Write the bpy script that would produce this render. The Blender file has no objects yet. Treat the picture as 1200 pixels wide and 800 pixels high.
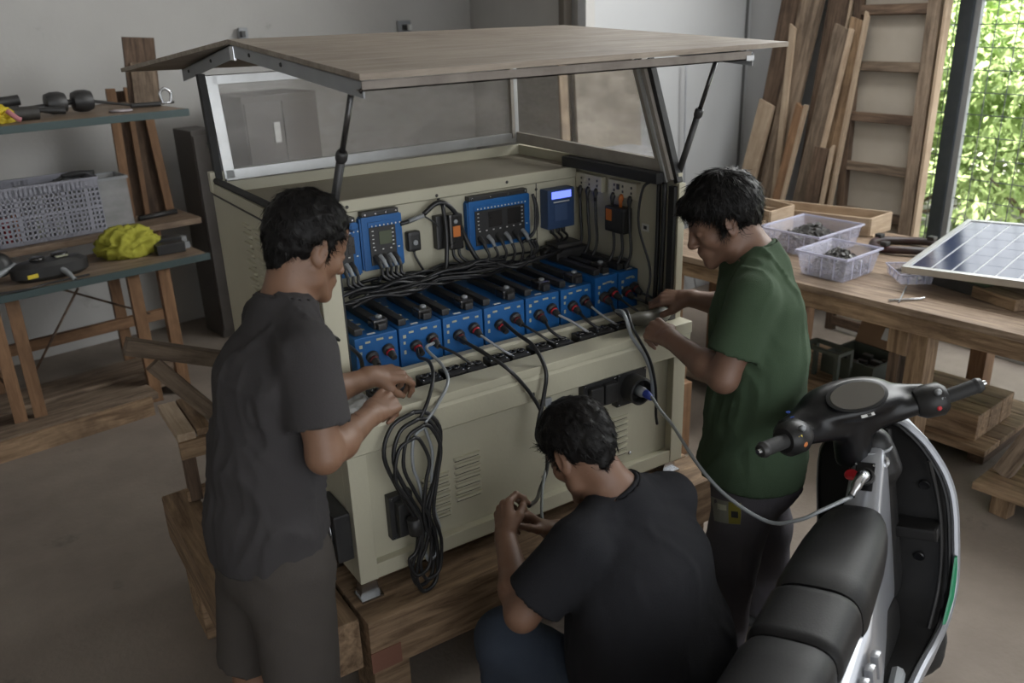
import bpy, bmesh, math, random
import numpy as np
from mathutils import Vector, Matrix, Euler
random.seed(7); np.random.seed(7)
scene = bpy.context.scene
C = scene.collection
PI = math.pi

# ------------------------------------------------------------------ camera
cam_d = bpy.data.cameras.new('camera'); cam = bpy.data.objects.new('camera', cam_d); C.objects.link(cam)
R_ = Vector((0.83432047, -0.55034582, -0.03207542)); U_ = Vector((0.22281888, 0.28342916, 0.93274844)); F_ = Vector((0.5042431, 0.78535813, -0.35909819))
cam.matrix_world = Matrix(((R_.x, U_.x, -F_.x, -0.69925643), (R_.y, U_.y, -F_.y, -1.92570248), (R_.z, U_.z, -F_.z, 1.91509144), (0, 0, 0, 1)))
cam_d.sensor_width = 36; cam_d.lens = 990.36 / 1200 * 36; cam_d.clip_start = 0.05; cam_d.clip_end = 200
cam_d.dof.use_dof = True; cam_d.dof.focus_distance = 2.45; cam_d.dof.aperture_fstop = 3.2
scene.camera = cam

# ------------------------------------------------------------------ light, sky, exposure
scene.view_settings.view_transform = 'Standard'; scene.view_settings.look = 'None'
scene.view_settings.gamma = 1; scene.view_settings.use_curve_mapping = False
scene.view_settings.exposure = 0.14
scene.cycles.max_bounces = 7; scene.cycles.transparent_max_bounces = 12
scene.cycles.caustics_reflective = False; scene.cycles.caustics_refractive = False
world = bpy.data.worlds.new('overcast_sky'); scene.world = world; world.use_nodes = True
wn = world.node_tree.nodes; wl = world.node_tree.links; wn.clear()
wo = wn.new('ShaderNodeOutputWorld'); wb = wn.new('ShaderNodeBackground'); wl.new(wb.outputs[0], wo.inputs[0])
wb.inputs[0].default_value = (0.92, 0.96, 1.0, 1); wb.inputs[1].default_value = 2.6

def lamp(name, kind, loc, target, energy, size=(1, 1), color=(1, 1, 1)):
    d = bpy.data.lights.new(name, kind); o = bpy.data.objects.new(name, d); C.objects.link(o)
    o.location = loc; o.rotation_euler = (Vector(target) - Vector(loc)).to_track_quat('-Z', 'Y').to_euler()
    d.energy = energy; d.color = color
    if kind == 'AREA':
        d.shape = 'RECTANGLE'; d.size, d.size_y = size
    return o
sun = lamp('sun', 'SUN', (3.6, -1.5, 12), (7.0, 2.2, 0), 17.0, color=(1.0, 0.96, 0.88)); sun.data.angle = 0.05
# daylight falling in through the upper part of the big mesh window; then two added fill lamps
lamp('daylight_window_upper', 'AREA', (3.55, 0.1, 2.75), (0.6, 0.1, 0.8), 74, (2.8, 0.9), (0.98, 0.99, 0.97))
lamp('ceiling_fill_lamp', 'AREA', (1.7, 1.3, 3.6), (0.9, 0.9, 0), 20, (0.9, 4.0), (1.0, 0.98, 0.95))  # unseen soft fill added below the solid ceiling, no roof strip is built
lamp('front_fill_lamp', 'AREA', (-0.2, -4.6, 2.3), (0.4, 0.4, 0.8), 8, (3.5, 1.6), (1.0, 0.98, 0.95))  # unseen horizontal fill added behind the camera to lift the cabinet front

# ------------------------------------------------------------------ materials
def _nt(name):
    m = bpy.data.materials.new(name); m.use_nodes = True; nt = m.node_tree
    return m, nt, nt.nodes['Principled BSDF']
def mat(name, c1, rough=0.6, metal=0.0, c2=None, scale=6.0, contrast=0.5, bump=0.0, bscale=60.0, c3=None, s3=1.5, t3=0.6, trans=0, alpha=1, emit=None, spec=0.5, coat=0, rvar=0.0, stretch=(1, 1, 1), sheen=0):
    m, nt, b = _nt(name); N = nt.nodes; L = nt.links
    b.inputs['Roughness'].default_value = rough; b.inputs['Metallic'].default_value = metal
    b.inputs['Specular IOR Level'].default_value = spec
    b.inputs['Base Color'].default_value = (*c1, 1)
    tc = N.new('ShaderNodeTexCoord'); mp = N.new('ShaderNodeMapping'); mp.inputs['Scale'].default_value = stretch; L.new(tc.outputs['Object'], mp.inputs[0])
    if c2:
        n = N.new('ShaderNodeTexNoise'); n.inputs['Scale'].default_value = scale; n.inputs['Detail'].default_value = 6; n.inputs['Roughness'].default_value = 0.62
        L.new(mp.outputs[0], n.inputs['Vector'])
        r = N.new('ShaderNodeMapRange'); r.inputs[1].default_value = 0.5 - contrast * 0.45; r.inputs[2].default_value = 0.5 + contrast * 0.45; L.new(n.outputs[0], r.inputs[0])
        mx = N.new('ShaderNodeMix'); mx.data_type = 'RGBA'; mx.inputs[6].default_value = (*c1, 1); mx.inputs[7].default_value = (*c2, 1)
        L.new(r.outputs[0], mx.inputs[0]); col = mx.outputs[2]
        if c3:
            n3 = N.new('ShaderNodeTexNoise'); n3.inputs['Scale'].default_value = s3; n3.inputs['Detail'].default_value = 8; n3.inputs['Roughness'].default_value = 0.7
            L.new(mp.outputs[0], n3.inputs['Vector'])
            r3 = N.new('ShaderNodeMapRange'); r3.inputs[1].default_value = t3; r3.inputs[2].default_value = t3 + 0.12; L.new(n3.outputs[0], r3.inputs[0])
            m3 = N.new('ShaderNodeMix'); m3.data_type = 'RGBA'; m3.inputs[7].default_value = (*c3, 1); L.new(r3.outputs[0], m3.inputs[0]); L.new(col, m3.inputs[6]); col = m3.outputs[2]
        L.new(col, b.inputs['Base Color'])
        if rvar:
            rr = N.new('ShaderNodeMapRange'); rr.inputs[3].default_value = rough - rvar; rr.inputs[4].default_value = rough + rvar
            L.new(n.outputs[0], rr.inputs[0]); L.new(rr.outputs[0], b.inputs['Roughness'])
    if bump:
        n2 = N.new('ShaderNodeTexNoise'); n2.inputs['Scale'].default_value = bscale; n2.inputs['Detail'].default_value = 4; L.new(mp.outputs[0], n2.inputs['Vector'])
        bp = N.new('ShaderNodeBump'); bp.inputs['Strength'].default_value = bump; bp.inputs['Distance'].default_value = 0.01
        L.new(n2.outputs[0], bp.inputs['Height']); L.new(bp.outputs[0], b.inputs['Normal'])
    if trans: b.inputs['Transmission Weight'].default_value = trans
    if alpha < 1: b.inputs['Alpha'].default_value = alpha
    if coat: b.inputs['Coat Weight'].default_value = coat; b.inputs['Coat Roughness'].default_value = 0.12
    if sheen: b.inputs['Sheen Weight'].default_value = sheen
    if emit: b.inputs['Emission Color'].default_value = (*emit[0], 1); b.inputs['Emission Strength'].default_value = emit[1]
    return m
def wood(name, ca, cb, cd, rough=0.65, var=0.35):
    m, nt, b = _nt(name); N = nt.nodes; L = nt.links
    b.inputs['Roughness'].default_value = rough; b.inputs['Specular IOR Level'].default_value = 0.3
    tc = N.new('ShaderNodeTexCoord'); oi = N.new('ShaderNodeObjectInfo')
    ad = N.new('ShaderNodeVectorMath'); ad.operation = 'ADD'; sc_ = N.new('ShaderNodeVectorMath'); sc_.operation = 'SCALE'; sc_.inputs['Scale'].default_value = 7.0
    cx = N.new('ShaderNodeCombineXYZ'); [L.new(oi.outputs['Random'], cx.inputs[i]) for i in range(3)]
    L.new(cx.outputs[0], sc_.inputs[0]); L.new(tc.outputs['Object'], ad.inputs[0]); L.new(sc_.outputs[0], ad.inputs[1])
    mp = N.new('ShaderNodeMapping'); mp.inputs['Scale'].default_value = (1.6, 16, 16); L.new(ad.outputs[0], mp.inputs[0])
    n1 = N.new('ShaderNodeTexNoise'); n1.inputs['Scale'].default_value = 2.2; n1.inputs['Detail'].default_value = 7; n1.inputs['Roughness'].default_value = 0.65; n1.inputs['Distortion'].default_value = 0.6; L.new(mp.outputs[0], n1.inputs['Vector'])
    cr = N.new('ShaderNodeValToRGB'); cr.color_ramp.elements[0].position = 0.36; cr.color_ramp.elements[1].position = 0.66
    cr.color_ramp.elements[0].color = (*ca, 1); cr.color_ramp.elements[1].color = (*cb, 1); L.new(n1.outputs[0], cr.inputs[0])
    n2 = N.new('ShaderNodeTexNoise'); n2.inputs['Scale'].default_value = 2.4; n2.inputs['Detail'].default_value = 8; n2.inputs['Roughness'].default_value = 0.7; L.new(ad.outputs[0], n2.inputs['Vector'])
    r2 = N.new('ShaderNodeMapRange'); r2.inputs[1].default_value = 0.5; r2.inputs[2].default_value = 0.72; r2.inputs[4].default_value = 0.75; L.new(n2.outputs[0], r2.inputs[0])
    mx = N.new('ShaderNodeMix'); mx.data_type = 'RGBA'; mx.inputs[7].default_value = (*cd, 1); L.new(r2.outputs[0], mx.inputs[0]); L.new(cr.outputs[0], mx.inputs[6])
    hs = N.new('ShaderNodeHueSaturation'); mr = N.new('ShaderNodeMapRange'); mr.inputs[3].default_value = 1 - var; mr.inputs[4].default_value = 1 + var
    L.new(oi.outputs['Random'], mr.inputs[0]); L.new(mr.outputs[0], hs.inputs['Value']); L.new(mx.outputs[2], hs.inputs['Color']); L.new(hs.outputs[0], b.inputs['Base Color'])
    bp = N.new('ShaderNodeBump'); bp.inputs['Strength'].default_value = 0.35; bp.inputs['Distance'].default_value = 0.004; L.new(n1.outputs[0], bp.inputs['Height']); L.new(bp.outputs[0], b.inputs['Normal'])
    return m
def clear(name, tint, alpha, rough=0.12, c2=None, scale=3.0, a2=None):
    # scuffed clear plastic: a glossy film over a mostly transparent sheet, cloudier in worn patches
    m, nt, b = _nt(name); N = nt.nodes; L = nt.links
    b.inputs['Base Color'].default_value = (*tint, 1); b.inputs['Roughness'].default_value = rough
    tc = N.new('ShaderNodeTexCoord'); n = N.new('ShaderNodeTexNoise'); n.inputs['Scale'].default_value = scale; n.inputs['Detail'].default_value = 7; n.inputs['Roughness'].default_value = 0.65
    mp = N.new('ShaderNodeMapping'); mp.inputs['Scale'].default_value = (1, 1, 2.2); L.new(tc.outputs['Object'], mp.inputs[0]); L.new(mp.outputs[0], n.inputs['Vector'])
    r = N.new('ShaderNodeMapRange'); r.inputs[1].default_value = 0.42; r.inputs[2].default_value = 0.72; r.inputs[3].default_value = alpha; r.inputs[4].default_value = a2 if a2 else alpha * 1.8
    L.new(n.outputs[0], r.inputs[0]); L.new(r.outputs[0], b.inputs['Alpha'])
    return m
M = {}
M['cream'] = mat('cream_paint', (0.50, 0.475, 0.365), 0.42, c2=(0.44, 0.415, 0.315), scale=5, contrast=0.8, c3=(0.27, 0.24, 0.17), s3=9, t3=0.66, bump=0.05, bscale=90)
M['cream_top'] = mat('dusty_cream_top', (0.30, 0.27, 0.20), 0.6, c2=(0.22, 0.195, 0.15), scale=3, contrast=0.8)
M['cream_in'] = mat('cream_socket', (0.50, 0.47, 0.36), 0.5)
M['alu'] = mat('aluminium', (0.55, 0.56, 0.56), 0.34, 0.85, c2=(0.40, 0.40, 0.39), scale=12, contrast=0.8)
M['alu_worn'] = mat('weathered_aluminium', (0.40, 0.37, 0.33), 0.5, 0.25, c2=(0.25, 0.22, 0.185), scale=14, contrast=0.9)
M['galv'] = mat('galvanised_angle', (0.33, 0.345, 0.36), 0.5, 0.2, c2=(0.24, 0.25, 0.26), scale=10, contrast=0.9)
M['black'] = mat('black_plastic', (0.018, 0.018, 0.019), 0.45, c2=(0.035, 0.034, 0.033), scale=14)
M['black_gloss'] = mat('black_gloss_plastic', (0.012, 0.012, 0.013), 0.25, c2=(0.03, 0.028, 0.027), scale=9, coat=0.3)
M['rubber'] = mat('black_rubber', (0.02, 0.02, 0.02), 0.7, bump=0.1)
M['cable'] = mat('black_cable', (0.016, 0.016, 0.017), 0.38)
M['cable_grey'] = mat('grey_cable', (0.30, 0.31, 0.33), 0.35)
M['cable_silver'] = mat('silver_grey_cable', (0.30, 0.32, 0.335), 0.32, 0.2)
M['blue'] = mat('blue_battery_case', (0.012, 0.115, 0.34), 0.42, c2=(0.010, 0.085, 0.26), scale=7, c3=(0.09, 0.17, 0.24), s3=16, t3=0.63)
M['blue_dark'] = mat('dark_blue_case', (0.04, 0.075, 0.17), 0.4, c2=(0.03, 0.06, 0.13), scale=8)
M['red'] = mat('red_plastic', (0.45, 0.02, 0.03), 0.4)
M['orange'] = mat('orange_print', (0.55, 0.16, 0.03), 0.5)
M['yellow'] = mat('yellow_print', (0.62, 0.48, 0.04), 0.5)
M['white'] = mat('white_print', (0.62, 0.62, 0.60), 0.5)
M['ochre'] = mat('worn_print', (0.40, 0.40, 0.30), 0.5)
M['steel'] = mat('bright_steel', (0.55, 0.56, 0.58), 0.25, 1.0)
M['gloss_led'] = mat('lit_blue_display', (0.02, 0.03, 0.2), 0.3, emit=((0.16, 0.22, 1.0), 1.6))
M['lcd'] = mat('lcd', (0.085, 0.10, 0.065), 0.25)
M['plaster'] = mat('painted_plaster', (0.53, 0.52, 0.50), 0.85, c2=(0.44, 0.43, 0.415), scale=1.3, contrast=0.7, c3=(0.27, 0.255, 0.235), s3=2.6, t3=0.66, bump=0.12, bscale=35)
M['panelw'] = mat('pale_sheet_wall', (0.44, 0.445, 0.45), 0.7, c2=(0.38, 0.385, 0.395), scale=1.1, contrast=0.8, c3=(0.26, 0.25, 0.24), s3=3.0, t3=0.70)
M['floor'] = mat('dusty_concrete', (0.265, 0.222, 0.185), 0.78, c2=(0.150, 0.122, 0.100), scale=2.0, contrast=0.7, c3=(0.10, 0.083, 0.07), s3=2.4, t3=0.60, bump=0.25, bscale=55, rvar=0.12)
M['concrete'] = mat('concrete', (0.30, 0.29, 0.27), 0.85, c2=(0.22, 0.21, 0.19), scale=4, contrast=0.8, bump=0.2)
M['paving'] = mat('pale_paving', (0.55, 0.53, 0.50), 0.85, c2=(0.42, 0.40, 0.37), scale=2.5)
M['ply'] = wood('weathered_plywood', (0.205, 0.168, 0.132), (0.325, 0.28, 0.232), (0.13, 0.10, 0.078), 0.45, 0.0)
M['wood'] = wood('rough_timber', (0.125, 0.078, 0.045), (0.345, 0.235, 0.145), (0.075, 0.048, 0.03), 0.7, 0.18)
M['wood_warm'] = wood('warm_hardwood', (0.15, 0.082, 0.044), (0.27, 0.155, 0.085), (0.09, 0.052, 0.032), 0.6, 0.15)
M['wood_dark'] = wood('old_dark_timber', (0.050, 0.032, 0.022), (0.15, 0.100, 0.068), (0.03, 0.02, 0.015), 0.75, 0.25)
M['wood_pale'] = wood('pale_sawn_timber', (0.33, 0.245, 0.17), (0.46, 0.36, 0.26), (0.22, 0.15, 0.10), 0.7, 0.12)
M['wood_grey'] = wood('grey_brown_timber', (0.095, 0.068, 0.048), (0.26, 0.195, 0.142), (0.06, 0.045, 0.032), 0.75, 0.2)
M['bench'] = wood('worn_bench_board', (0.150, 0.102, 0.070), (0.30, 0.225, 0.162), (0.075, 0.05, 0.034), 0.55, 0.05)
M['teal'] = mat('teal_painted_steel', (0.06, 0.088, 0.09), 0.5, 0.3, c2=(0.06, 0.085, 0.085), scale=10)
M['tanboard'] = mat('tan_board', (0.36, 0.32, 0.27), 0.85, c2=(0.30, 0.265, 0.22), scale=3, bump=0.1, bscale=80)
M['crate'] = mat('grey_lilac_crate', (0.33, 0.33, 0.38), 0.5, c2=(0.28, 0.28, 0.32), scale=8)
M['tub'] = clear('clear_tub', (0.62, 0.62, 0.74), 0.24, 0.15, scale=6, a2=0.42)
M['pane'] = clear('scuffed_clear_pane', (0.47, 0.435, 0.395), 0.17, 0.08, scale=2.3, a2=0.48)
M['clothy'] = mat('yellow_cloth', (0.40, 0.385, 0.05), 0.9, c2=(0.30, 0.29, 0.03), scale=18, bump=0.2, bscale=120)
M['glovey'] = mat('yellow_rubber', (0.60, 0.46, 0.02), 0.5, c2=(0.5, 0.38, 0.02), scale=8)
M['pink'] = mat('pink_rubber', (0.50, 0.20, 0.22), 0.5)
M['cardboard'] = mat('brown_cardboard', (0.27, 0.165, 0.095), 0.8, c2=(0.21, 0.125, 0.07), scale=5)
M['gunk'] = mat('dark_fittings', (0.028, 0.027, 0.026), 0.5, c2=(0.06, 0.055, 0.05), scale=30)
M['green_box'] = mat('dark_green_box', (0.04, 0.05, 0.04), 0.6, c2=(0.07, 0.075, 0.06), scale=6)

# ------------------------------------------------------------------ geometry helpers
def bmn(): return bmesh.new()
def box(bm, lo, hi, bev=0.0, X=None, mi=0):
    c = [(lo[i] + hi[i]) / 2 for i in range(3)]; s = [abs(hi[i] - lo[i]) for i in range(3)]
    r = bmesh.ops.create_cube(bm, size=1.0, matrix=(X or Matrix()) @ Matrix.Translation(c) @ Matrix.Diagonal((*s, 1)))
    vs = r['verts']; fs = list({f for v in vs for f in v.link_faces})
    for f in fs: f.material_index = mi
    if bev:
        es = list({e for v in vs for e in v.link_edges})
        rb = bmesh.ops.bevel(bm, geom=es, offset=bev, segments=2, profile=0.7, affect='EDGES', clamp_overlap=True)
        for f in rb['faces']: f.material_index = mi
def frame_of(t):
    t = Vector(t).normalized(); a = Vector((0, 0, 1)) if abs(t.z) < 0.9 else Vector((1, 0, 0))
    u = t.cross(a).normalized(); return u, t.cross(u).normalized()
def smooth_path(pts, sub=6):
    P = [Vector(p) for p in pts]
    if len(P) < 3: return P
    P = [P[0] * 2 - P[1]] + P + [P[-1] * 2 - P[-2]]; out = []
    for i in range(1, len(P) - 2):
        for k in range(sub):
            t = k / sub; a, b, c, d = P[i - 1], P[i], P[i + 1], P[i + 2]
            out.append(0.5 * ((2 * b) + (c - a) * t + (2 * a - 5 * b + 4 * c - d) * t * t + (3 * b - a - 3 * c + d) * t ** 3))
    out.append(P[-2]); return out
def tube(bm, pts, r, n=8, sub=0, cap=True, mi=0):
    P = smooth_path(pts, sub) if sub else [Vector(p) for p in pts]
    rr = [r] * len(P) if not hasattr(r, '__len__') else ([r[min(len(r) - 1, int(i * (len(r) - 1) / max(1, len(P) - 1) + 0.5))] for i in range(len(P))] if len(r) != len(P) else r)
    u, v = frame_of(P[1] - P[0]); rings = []; pt = (P[1] - P[0]).normalized()
    for i, p in enumerate(P):
        t = (P[min(i + 1, len(P) - 1)] - P[max(i - 1, 0)]).normalized()
        q = pt.rotation_difference(t); u = q @ u; v = q @ v; pt = t
        rings.append([bm.verts.new(p + (u * math.cos(2 * PI * k / n) + v * math.sin(2 * PI * k / n)) * rr[i]) for k in range(n)])
    for a, b in zip(rings, rings[1:]):
        for k in range(n):
            f = bm.faces.new((a[k], a[(k + 1) % n], b[(k + 1) % n], b[k])); f.smooth = True; f.material_index = mi
    if cap:
        f = bm.faces.new(rings[0][::-1]); f.material_index = mi; f = bm.faces.new(rings[-1]); f.material_index = mi
def lathe(bm, prof, X=None, n=20, mi=0):
    X = X or Matrix(); rings = []
    for r, z in prof:
        rings.append([bm.verts.new(X @ Vector((r * math.cos(2 * PI * k / n), r * math.sin(2 * PI * k / n), z))) for k in range(n)])
    for a, b in zip(rings, rings[1:]):
        for k in range(n):
            f = bm.faces.new((a[k], a[(k + 1) % n], b[(k + 1) % n], b[k])); f.smooth = True; f.material_index = mi
    f = bm.faces.new(rings[0][::-1]); f.material_index = mi; f = bm.faces.new(rings[-1]); f.material_index = mi
def prism(bm, outline, d, mi=0, bev=0):
    # outline: 3-D points in order; d: extrusion vector
    a = [bm.verts.new(Vector(p)) for p in outline]; b = [bm.verts.new(Vector(p) + Vector(d)) for p in outline]; n = len(a)
    fs = [bm.faces.new(a), bm.faces.new(b[::-1])] + [bm.faces.new((a[k], b[k], b[(k + 1) % n], a[(k + 1) % n])) for k in range(n)]
    for f in fs: f.material_index = mi
    bmesh.ops.recalc_face_normals(bm, faces=fs)
def obj(name, bm, mats, parent=None, smooth=None, X=None, local=False, **props):
    me = bpy.data.meshes.new(name)
    if smooth:
        for f in bm.faces: f.smooth = True
    bm.normal_update(); bm.to_mesh(me); bm.free()
    return obj_me(name, me, mats, parent, smooth, X, local, **props)
def obj_me(name, me, mats, parent=None, smooth=None, X=None, local=False, **props):
    for m in (mats if isinstance(mats, (list, tuple)) else [mats]): me.materials.append(M[m] if isinstance(m, str) else m)
    o = bpy.data.objects.new(name, me); C.objects.link(o)
    if X is not None: o.matrix_basis = X
    if parent is not None:
        o.parent = parent
        if not local: o.matrix_parent_inverse = base_of(parent).inverted()
    if smooth and smooth != True: me.set_sharp_from_angle(angle=smooth)
    for k, v in props.items(): o[k] = v
    return o
def base_of(o):
    m = o.matrix_basis.copy()
    if o.parent is not None: m = base_of(o.parent) @ o.matrix_parent_inverse @ m
    return m
def tag(o, label, cat, group=None):
    o['label'] = label; o['category'] = cat
    if group: o['group'] = group
    return o
def thing(name, label, cat, loc=(0, 0, 0), rotz=0, group=None):
    o = bpy.data.objects.new(name, None); C.objects.link(o); o.empty_display_size = 0.05
    o.matrix_basis = Matrix.Translation(loc) @ Matrix.Rotation(rotz, 4, 'Z')
    return tag(o, label, cat, group)
def struct(name, bm, m, parent=None, smooth=None):
    o = obj(name, bm, m, parent, smooth)
    if parent is None: o['kind'] = 'structure'
    return o
def dup(root, loc, rotz=None, label=None, scale=None):
    def cp(o, par):
        c = o.copy(); C.objects.link(c); c.parent = par
        for ch in list(o.children): cp(ch, c)
        return c
    r = cp(root, None); rz = rotz if rotz is not None else root.matrix_basis.to_euler().z
    r.matrix_basis = Matrix.Translation(loc) @ Matrix.Rotation(rz, 4, 'Z')
    if label: r['label'] = label
    return r
def bx(name, lo, hi, m, parent=None, bev=0.0, X=None, smooth=None, **p):
    bm = bmn(); box(bm, lo, hi, bev, X); return obj(name, bm, m, parent, smooth, **p)
def board_mesh(L, w, t, bev=0.003, jit=0.0, notch=0):
    bm = bmn(); box(bm, (0, -w / 2, -t / 2), (L, w / 2, t / 2), bev)
    if jit:
        for v in bm.verts:
            if v.co.x > L * 0.5: v.co.x += jit * (v.co.y / w) * 2
    return bm
def board(name, a, b, w, t, m, parent=None, up=(0, 0, 1), jit=0.0, bev=0.003, **p):
    # a plank from a to b: local X runs along it, width across, thickness along up
    a = Vector(a); b = Vector(b); x = (b - a).normalized(); z = Vector(up); y = z.cross(x).normalized(); z = x.cross(y)
    X = Matrix.Translation(a) @ Matrix((x, y, z)).transposed().to_4x4()
    return obj(name, board_mesh((b - a).length, w, t, bev, jit), m, parent, None, X, **p)
def wire(name, pts, r, m, parent=None, sub=6, n=7, **p):
    bm = bmn(); tube(bm, pts, r, n, sub); return obj(name, bm, m, parent, None, **p)
TH = math.radians(9)          # the room is turned a little against the cabinet
RU = Vector((math.cos(TH), math.sin(TH), 0)); RV = Vector((-math.sin(TH), math.cos(TH), 0))
# ------------------------------------------------------------------ smooth bodies: distance fields turned into one mesh (surface nets)
class Field:
    def __init__(s, lo, hi, h):
        s.lo = np.array(lo, float); s.h = h; s.n = np.ceil((np.array(hi) - s.lo) / h).astype(int) + 1
        s.ax = [s.lo[i] + np.arange(s.n[i]) * h for i in range(3)]; s.v = np.full(s.n, 0.05, np.float32)
    def sub(s, blo, bhi, pad):
        a = np.maximum(0, np.floor((np.array(blo) - pad - s.lo) / s.h).astype(int)); b = np.minimum(s.n, np.ceil((np.array(bhi) + pad - s.lo) / s.h).astype(int) + 1)
        if np.any(b <= a): return None, None
        sl = tuple(slice(a[i], b[i]) for i in range(3))
        P = np.stack(np.meshgrid(*[s.ax[i][sl[i]] for i in range(3)], indexing='ij'), -1).astype(np.float32); return sl, P
    def add(s, prim, k=0.01):
        f, blo, bhi = prim; sl, P = s.sub(blo, bhi, k + 2.5 * s.h + .004)
        if sl is None: return s
        a = s.v[sl]; b = f(P)
        if k > 0: t = np.clip(.5 + .5 * (a - b) / k, 0, 1); s.v[sl] = a * (1 - t) + b * t - k * t * (1 - t)
        else: s.v[sl] = np.minimum(a, b)
        return s
    def cut(s, prim, k=0.004):
        f, blo, bhi = prim; sl, P = s.sub(blo, bhi, k + 2.5 * s.h)
        if sl is None: return s
        a = s.v[sl]; b = -f(P)
        if k > 0: t = np.clip(.5 - .5 * (a - b) / k, 0, 1); s.v[sl] = a * (1 - t) + b * t + k * t * (1 - t)
        else: s.v[sl] = np.maximum(a, b)
        return s
    def half(s, p, n):
        # keep the side where (x-p).n < 0
        P = np.stack(np.meshgrid(*s.ax, indexing='ij'), -1).astype(np.float32); n = np.array(n, float); n /= np.linalg.norm(n)
        s.v = np.maximum(s.v, ((P - np.array(p, np.float32)) @ n.astype(np.float32)).astype(np.float32)); return s
    def disp(s, fn):
        m = np.abs(s.v) < .03; idx = np.argwhere(m); P = s.lo + idx * s.h; s.v[m] += fn(P).astype(np.float32); return s
    def mesh(s):
        v = s.v; n = s.n; ins = v < 0; N = (n - 1)
        c = np.zeros(tuple(N), np.int8)
        for i in (0, 1):
            for j in (0, 1):
                for k in (0, 1): c += ins[i:i + N[0], j:j + N[1], k:k + N[2]]
        act = (c > 0) & (c < 8); idx = np.argwhere(act); vid = np.full(tuple(N), -1, np.int64); vid[act] = np.arange(len(idx))
        acc = np.zeros((len(idx), 3)); cnt = np.zeros(len(idx))
        for ax in range(3):
            o1, o2 = [a for a in range(3) if a != ax]
            for p in (0, 1):
                for q in (0, 1):
                    off = np.zeros(3, int); off[o1] = p; off[o2] = q; A = idx + off; B = A.copy(); B[:, ax] += 1
                    va = v[A[:, 0], A[:, 1], A[:, 2]]; vb = v[B[:, 0], B[:, 1], B[:, 2]]; m = (va < 0) != (vb < 0)
                    t = np.where(m, va / np.where(m, va - vb, 1), 0); pt = off[None, :].astype(float).repeat(len(idx), 0); pt[:, ax] = t
                    acc[m] += pt[m]; cnt[m] += 1
        V = s.lo + (idx + acc / cnt[:, None]) * s.h; F = []
        for ax in range(3):
            o1, o2 = [(1, 2), (2, 0), (0, 1)][ax]
            sl0 = [slice(None)] * 3; sl1 = [slice(None)] * 3; sl0[ax] = slice(0, -1); sl1[ax] = slice(1, None)
            e = ins[tuple(sl0)] != ins[tuple(sl1)]; E = np.argwhere(e)
            E = E[(E[:, o1] > 0) & (E[:, o2] > 0) & (E[:, o1] < N[o1]) & (E[:, o2] < N[o2])]
            d1 = np.zeros(3, int); d1[o1] = 1; d2 = np.zeros(3, int); d2[o2] = 1
            g = lambda Q: vid[Q[:, 0], Q[:, 1], Q[:, 2]]
            q = np.stack([g(E - d1 - d2), g(E - d2), g(E), g(E - d1)], 1); fl = ~ins[E[:, 0], E[:, 1], E[:, 2]]; q[fl] = q[fl][:, ::-1]; F.append(q[(q >= 0).all(1)])
        return V, np.concatenate(F)
def _bb(*pr):
    P = np.array([p for p, r in pr], float); R = np.array([r for p, r in pr], float)[:, None]; return (P - R).min(0), (P + R).max(0)
def cap(a, b, ra, rb=None):
    rb = ra if rb is None else rb; a = np.array(a, np.float32); b = np.array(b, np.float32); d = b - a; L = max(float(d @ d), 1e-9)
    def f(P):
        w = P - a; t = np.clip((w @ d) / L, 0, 1); return np.linalg.norm(w - t[..., None] * d, axis=-1) - (ra + (rb - ra) * t)
    return (f, *_bb((a, ra), (b, rb)))
def ell(c, r, R=None):
    c = np.array(c, np.float32); r = np.array(r, np.float32); R = np.eye(3) if R is None else np.array(R); Rf = R.astype(np.float32)
    def f(P):
        q = (P - c) @ Rf; k0 = np.linalg.norm(q / r, axis=-1); k1 = np.linalg.norm(q / (r * r), axis=-1); return k0 * (k0 - 1) / np.maximum(k1, 1e-6)
    m = float(r.max()); return (f, *_bb((c, m)))
def ecap(a, b, lat, wa, da, wb, db):
    # tapered tube of elliptical section from a to b: half width along lat, half depth across it
    a = np.array(a, np.float32); b = np.array(b, np.float32); d = b - a; L = float(np.linalg.norm(d)); u = d / L; l = np.array(lat, float); l = l - (l @ u) * u; l = (l / np.linalg.norm(l)).astype(np.float32); w3 = np.cross(u, l).astype(np.float32)
    def f(P):
        w = P - a; h = w @ u; t = np.clip(h / L, 0, 1); ww = wa + (wb - wa) * t; dd = da + (db - da) * t; m = np.minimum(ww, dd)
        ex = h - t * L; return (np.sqrt((w @ l / ww) ** 2 + (w @ w3 / dd) ** 2 + (ex / m) ** 2) - 1) * m
    mx = max(wa, da, wb, db); return (f, *_bb((a, mx), (b, mx)))
_rng = np.random.default_rng(11); _G = _rng.random((32, 32, 32)).astype(np.float32)
def vnoise(P, seed=0):
    P = P + seed * 7.31; i = np.floor(P).astype(int); f = P - i; f = f * f * (3 - 2 * f); o = 0
    for a in (0, 1):
        for b in (0, 1):
            for c in (0, 1):
                o = o + _G[(i[:, 0] + a) & 31, (i[:, 1] + b) & 31, (i[:, 2] + c) & 31] * (f[:, 0] if a else 1 - f[:, 0]) * (f[:, 1] if b else 1 - f[:, 1]) * (f[:, 2] if c else 1 - f[:, 2])
    return o * 2 - 1
def np_mesh(name, V, F):
    me = bpy.data.meshes.new(name); me.vertices.add(len(V)); me.vertices.foreach_set('co', np.asarray(V, np.float32).ravel())
    F = np.asarray(F); k = F.shape[1]; me.loops.add(F.size); me.loops.foreach_set('vertex_index', F.ravel().astype(np.int32)); me.polygons.add(len(F)); me.polygons.foreach_set('loop_start', np.arange(0, F.size, k, dtype=np.int32)); me.polygons.foreach_set('loop_total', np.full(len(F), k, np.int32))
    me.polygons.foreach_set('use_smooth', np.ones(len(F), bool)); me.update(calc_edges=True); return me
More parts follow.
